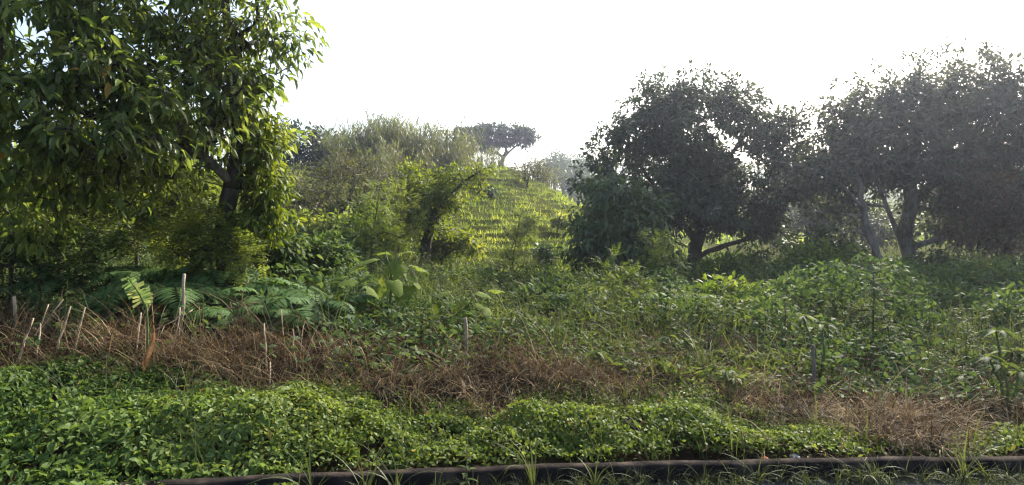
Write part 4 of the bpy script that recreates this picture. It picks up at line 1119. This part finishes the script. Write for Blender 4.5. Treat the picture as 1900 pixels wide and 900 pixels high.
for px_, hg, lb in TALL:
    xx = (px_ - 950) / FPX * 3.85; yy = float(kerb_y(xx)) - .07
    r = thing('tall_grass_plant', lb, 'grass', (xx, yy, 0))
    n = 11
    for q in range(n):
        mb = MB(); blades(mb, np.array([[rng.normal(0, .012), rng.normal(0, .01), -.003]]), rng.uniform(0, 6.3, 1), np.array([hg * rng.uniform(.6, 1.45)]), rng.uniform(.02, .35, 1), rng.uniform(.4, 2.1, 1), np.array([rng.uniform(.007, .014)]), 7)
        link('blade', mesh('blade', *mb.data(), M['tallgrass']), r)
xx = (866 - 950) / FPX * 3.9; yy = float(kerb_y(xx)) - .06
r = thing('roadside_weed', 'upright weed with paired narrow leaves in front of the kerb at centre', 'weed', (xx, yy, 0))
mb = MB(); mb.tube([(0, 0, -.01), (.006, 0, .1), (0, 0, .22), (.004, 0, .34)], [.005, .004, .003, .0015], 5); mb.build('stem', M['green_stem'], r)
lme = mesh('leaf', *LEAF_LONG, M['fineweeds'])
for q in range(14):
    o = link('leaf', lme, r); o.location = (0, 0, .05 + .018 * q); o.rotation_euler = (rng.uniform(-.2, .4), 0, q * 2.3); f = .085 * (1 - q * .035); o.scale = (f, f, f)
n = 9000
x = rng.uniform(-1.7, 4.2, n); y = kerb_y(x) - rng.random(n) ** 1.5 * .22 - .003
k = rng.random(n) < .12 + .88 * ss(.4, .62, fbm(x * 2.2, y * 2.2, 81)) * (.35 + .65 * ss(-.5, 1.0, x)); x, y = x[k], y[k]; n = len(x)
mb = MB(); blades(mb, np.stack([x, y, 0 * x - .002], 1), rng.uniform(0, 6.3, n), rng.uniform(.02, .10, n), rng.uniform(0, .7, n), rng.uniform(.2, 1.6, n), rng.uniform(.002, .005, n), 3)
tag(mb.build('verge_grass', M['tallgrass']), 'short green grass growing along the foot of the kerb', 'grass', None, 'stuff')
# dead and yellow leaves lying in the creeper
lt = MB(); x = rng.uniform(-4.5, 5, 300); y = rng.uniform(4.2, 6.2, 300); z, px, py, g, d, u = zone(x, y); k = g > .5; x, y = x[k], y[k]
shell_leaves(lt, x, y, lambda a, b: hf_cover(a, b) + .01, LEAF_PT, rng.uniform(.03, .07, len(x)), .6, .15, .2)
tag(lt.build('leaf_litter', leaf_mat('fallen_leaf', [(.07, .045, .02), (.13, .09, .035), (.20, .18, .05), (.10, .09, .03)], .3, .7, .1)), 'scattered yellow and brown fallen leaves lying in the creeper', 'leaf litter', None, 'stuff')
# grass blades growing up through the creeper
gr = MB(); x, y = cand(26, -6, 6, 4.0, 6.6); z, px, py, g, d, u = zone(x, y); k = (g > .4) & (rng.random(len(x)) < .2 + .8 * ss(.5, .65, fbm(x * 1.3, y * 1.3, 83))) & (y > kerb_y(x) + .2)
x, y = np.repeat(x[k], 5), np.repeat(y[k], 5); n = len(x); x = x + rng.normal(0, .03, n)
blades(gr, np.stack([x, y, height(x, y)], 1), rng.uniform(0, 6.3, n), rng.uniform(.25, .55, n), rng.uniform(0, .4, n), rng.uniform(.3, 1.9, n), rng.uniform(.004, .009, n), 4)
tag(gr.build('bank_grass', M['tallgrass']), 'thin grass blades growing up through the creeper on the bank', 'grass', None, 'stuff')
# a small pale stone on the bare strip and an orange leaf beside it
def stone(label, px_, py_, Y_, s_, cols):
    xx = (px_ - 950) / FPX * Y_
    u_ = np.linspace(0, math.pi, 7); w_ = np.linspace(0, 2 * math.pi, 10, endpoint=False)
    V = np.array([[math.sin(a) * math.cos(b), math.sin(a) * math.sin(b), .65 * math.cos(a)] for a in u_ for b in w_])
    V *= (1 + .22 * np.sin(V[:, :1] * 4 + 1) * np.cos(V[:, 1:2] * 5)) * s_
    T = []
    for a in range(6):
        for b in range(10):
            b2 = (b + 1) % 10
            T += [[a * 10 + b, (a + 1) * 10 + b, (a + 1) * 10 + b2], [a * 10 + b, (a + 1) * 10 + b2, a * 10 + b2]]
    o = link('stone', mesh('stone', V, T, solid_mat('stone_' + label[:6], cols, 20))); o.location = (xx, Y_, float(height(xx, Y_)) + .3 * s_)
    tag(o, label, 'stone')
stone('small pale grey stone on the bare soil behind the kerb', 1475, 832, 4.42, .035, [(.25, .25, .26), (.4, .4, .4)])
stone('rust brown stone on the bare soil behind the kerb', 1420, 838, 4.38, .03, [(.22, .07, .03), (.3, .1, .04)])

# ------------------------------------------------------------------ haze: thin air volume, tinted blue to stand in for lens glare
hz = MB()
x0, x1, y0, y1, z0, z1 = -460, 460, -45, 520, -12, 42
c = np.array([[x, y, z] for z in (z0, z1) for y in (y0, y1) for x in (x0, x1)], float)
hz.add(c, [[0, 2, 3], [0, 3, 1], [4, 5, 7], [4, 7, 6], [0, 1, 5], [0, 5, 4], [2, 6, 7], [2, 7, 3], [0, 4, 6], [0, 6, 2], [1, 3, 7], [1, 7, 5]])
hm = bpy.data.materials.new('haze_air'); hm.use_nodes = True
hm.node_tree.nodes.clear()
ho = hm.node_tree.nodes.new('ShaderNodeOutputMaterial'); pv = hm.node_tree.nodes.new('ShaderNodeVolumePrincipled')
pv.inputs['Color'].default_value = (.72, .80, 1.0, 1); pv.inputs['Density'].default_value = .0011; pv.inputs['Anisotropy'].default_value = .78
hm.node_tree.links.new(pv.outputs[0], ho.inputs['Volume'])
tag(hz.build('haze', hm), 'pale bluish haze in the sunlit air, standing in for lens glare', 'haze', None, 'stuff')
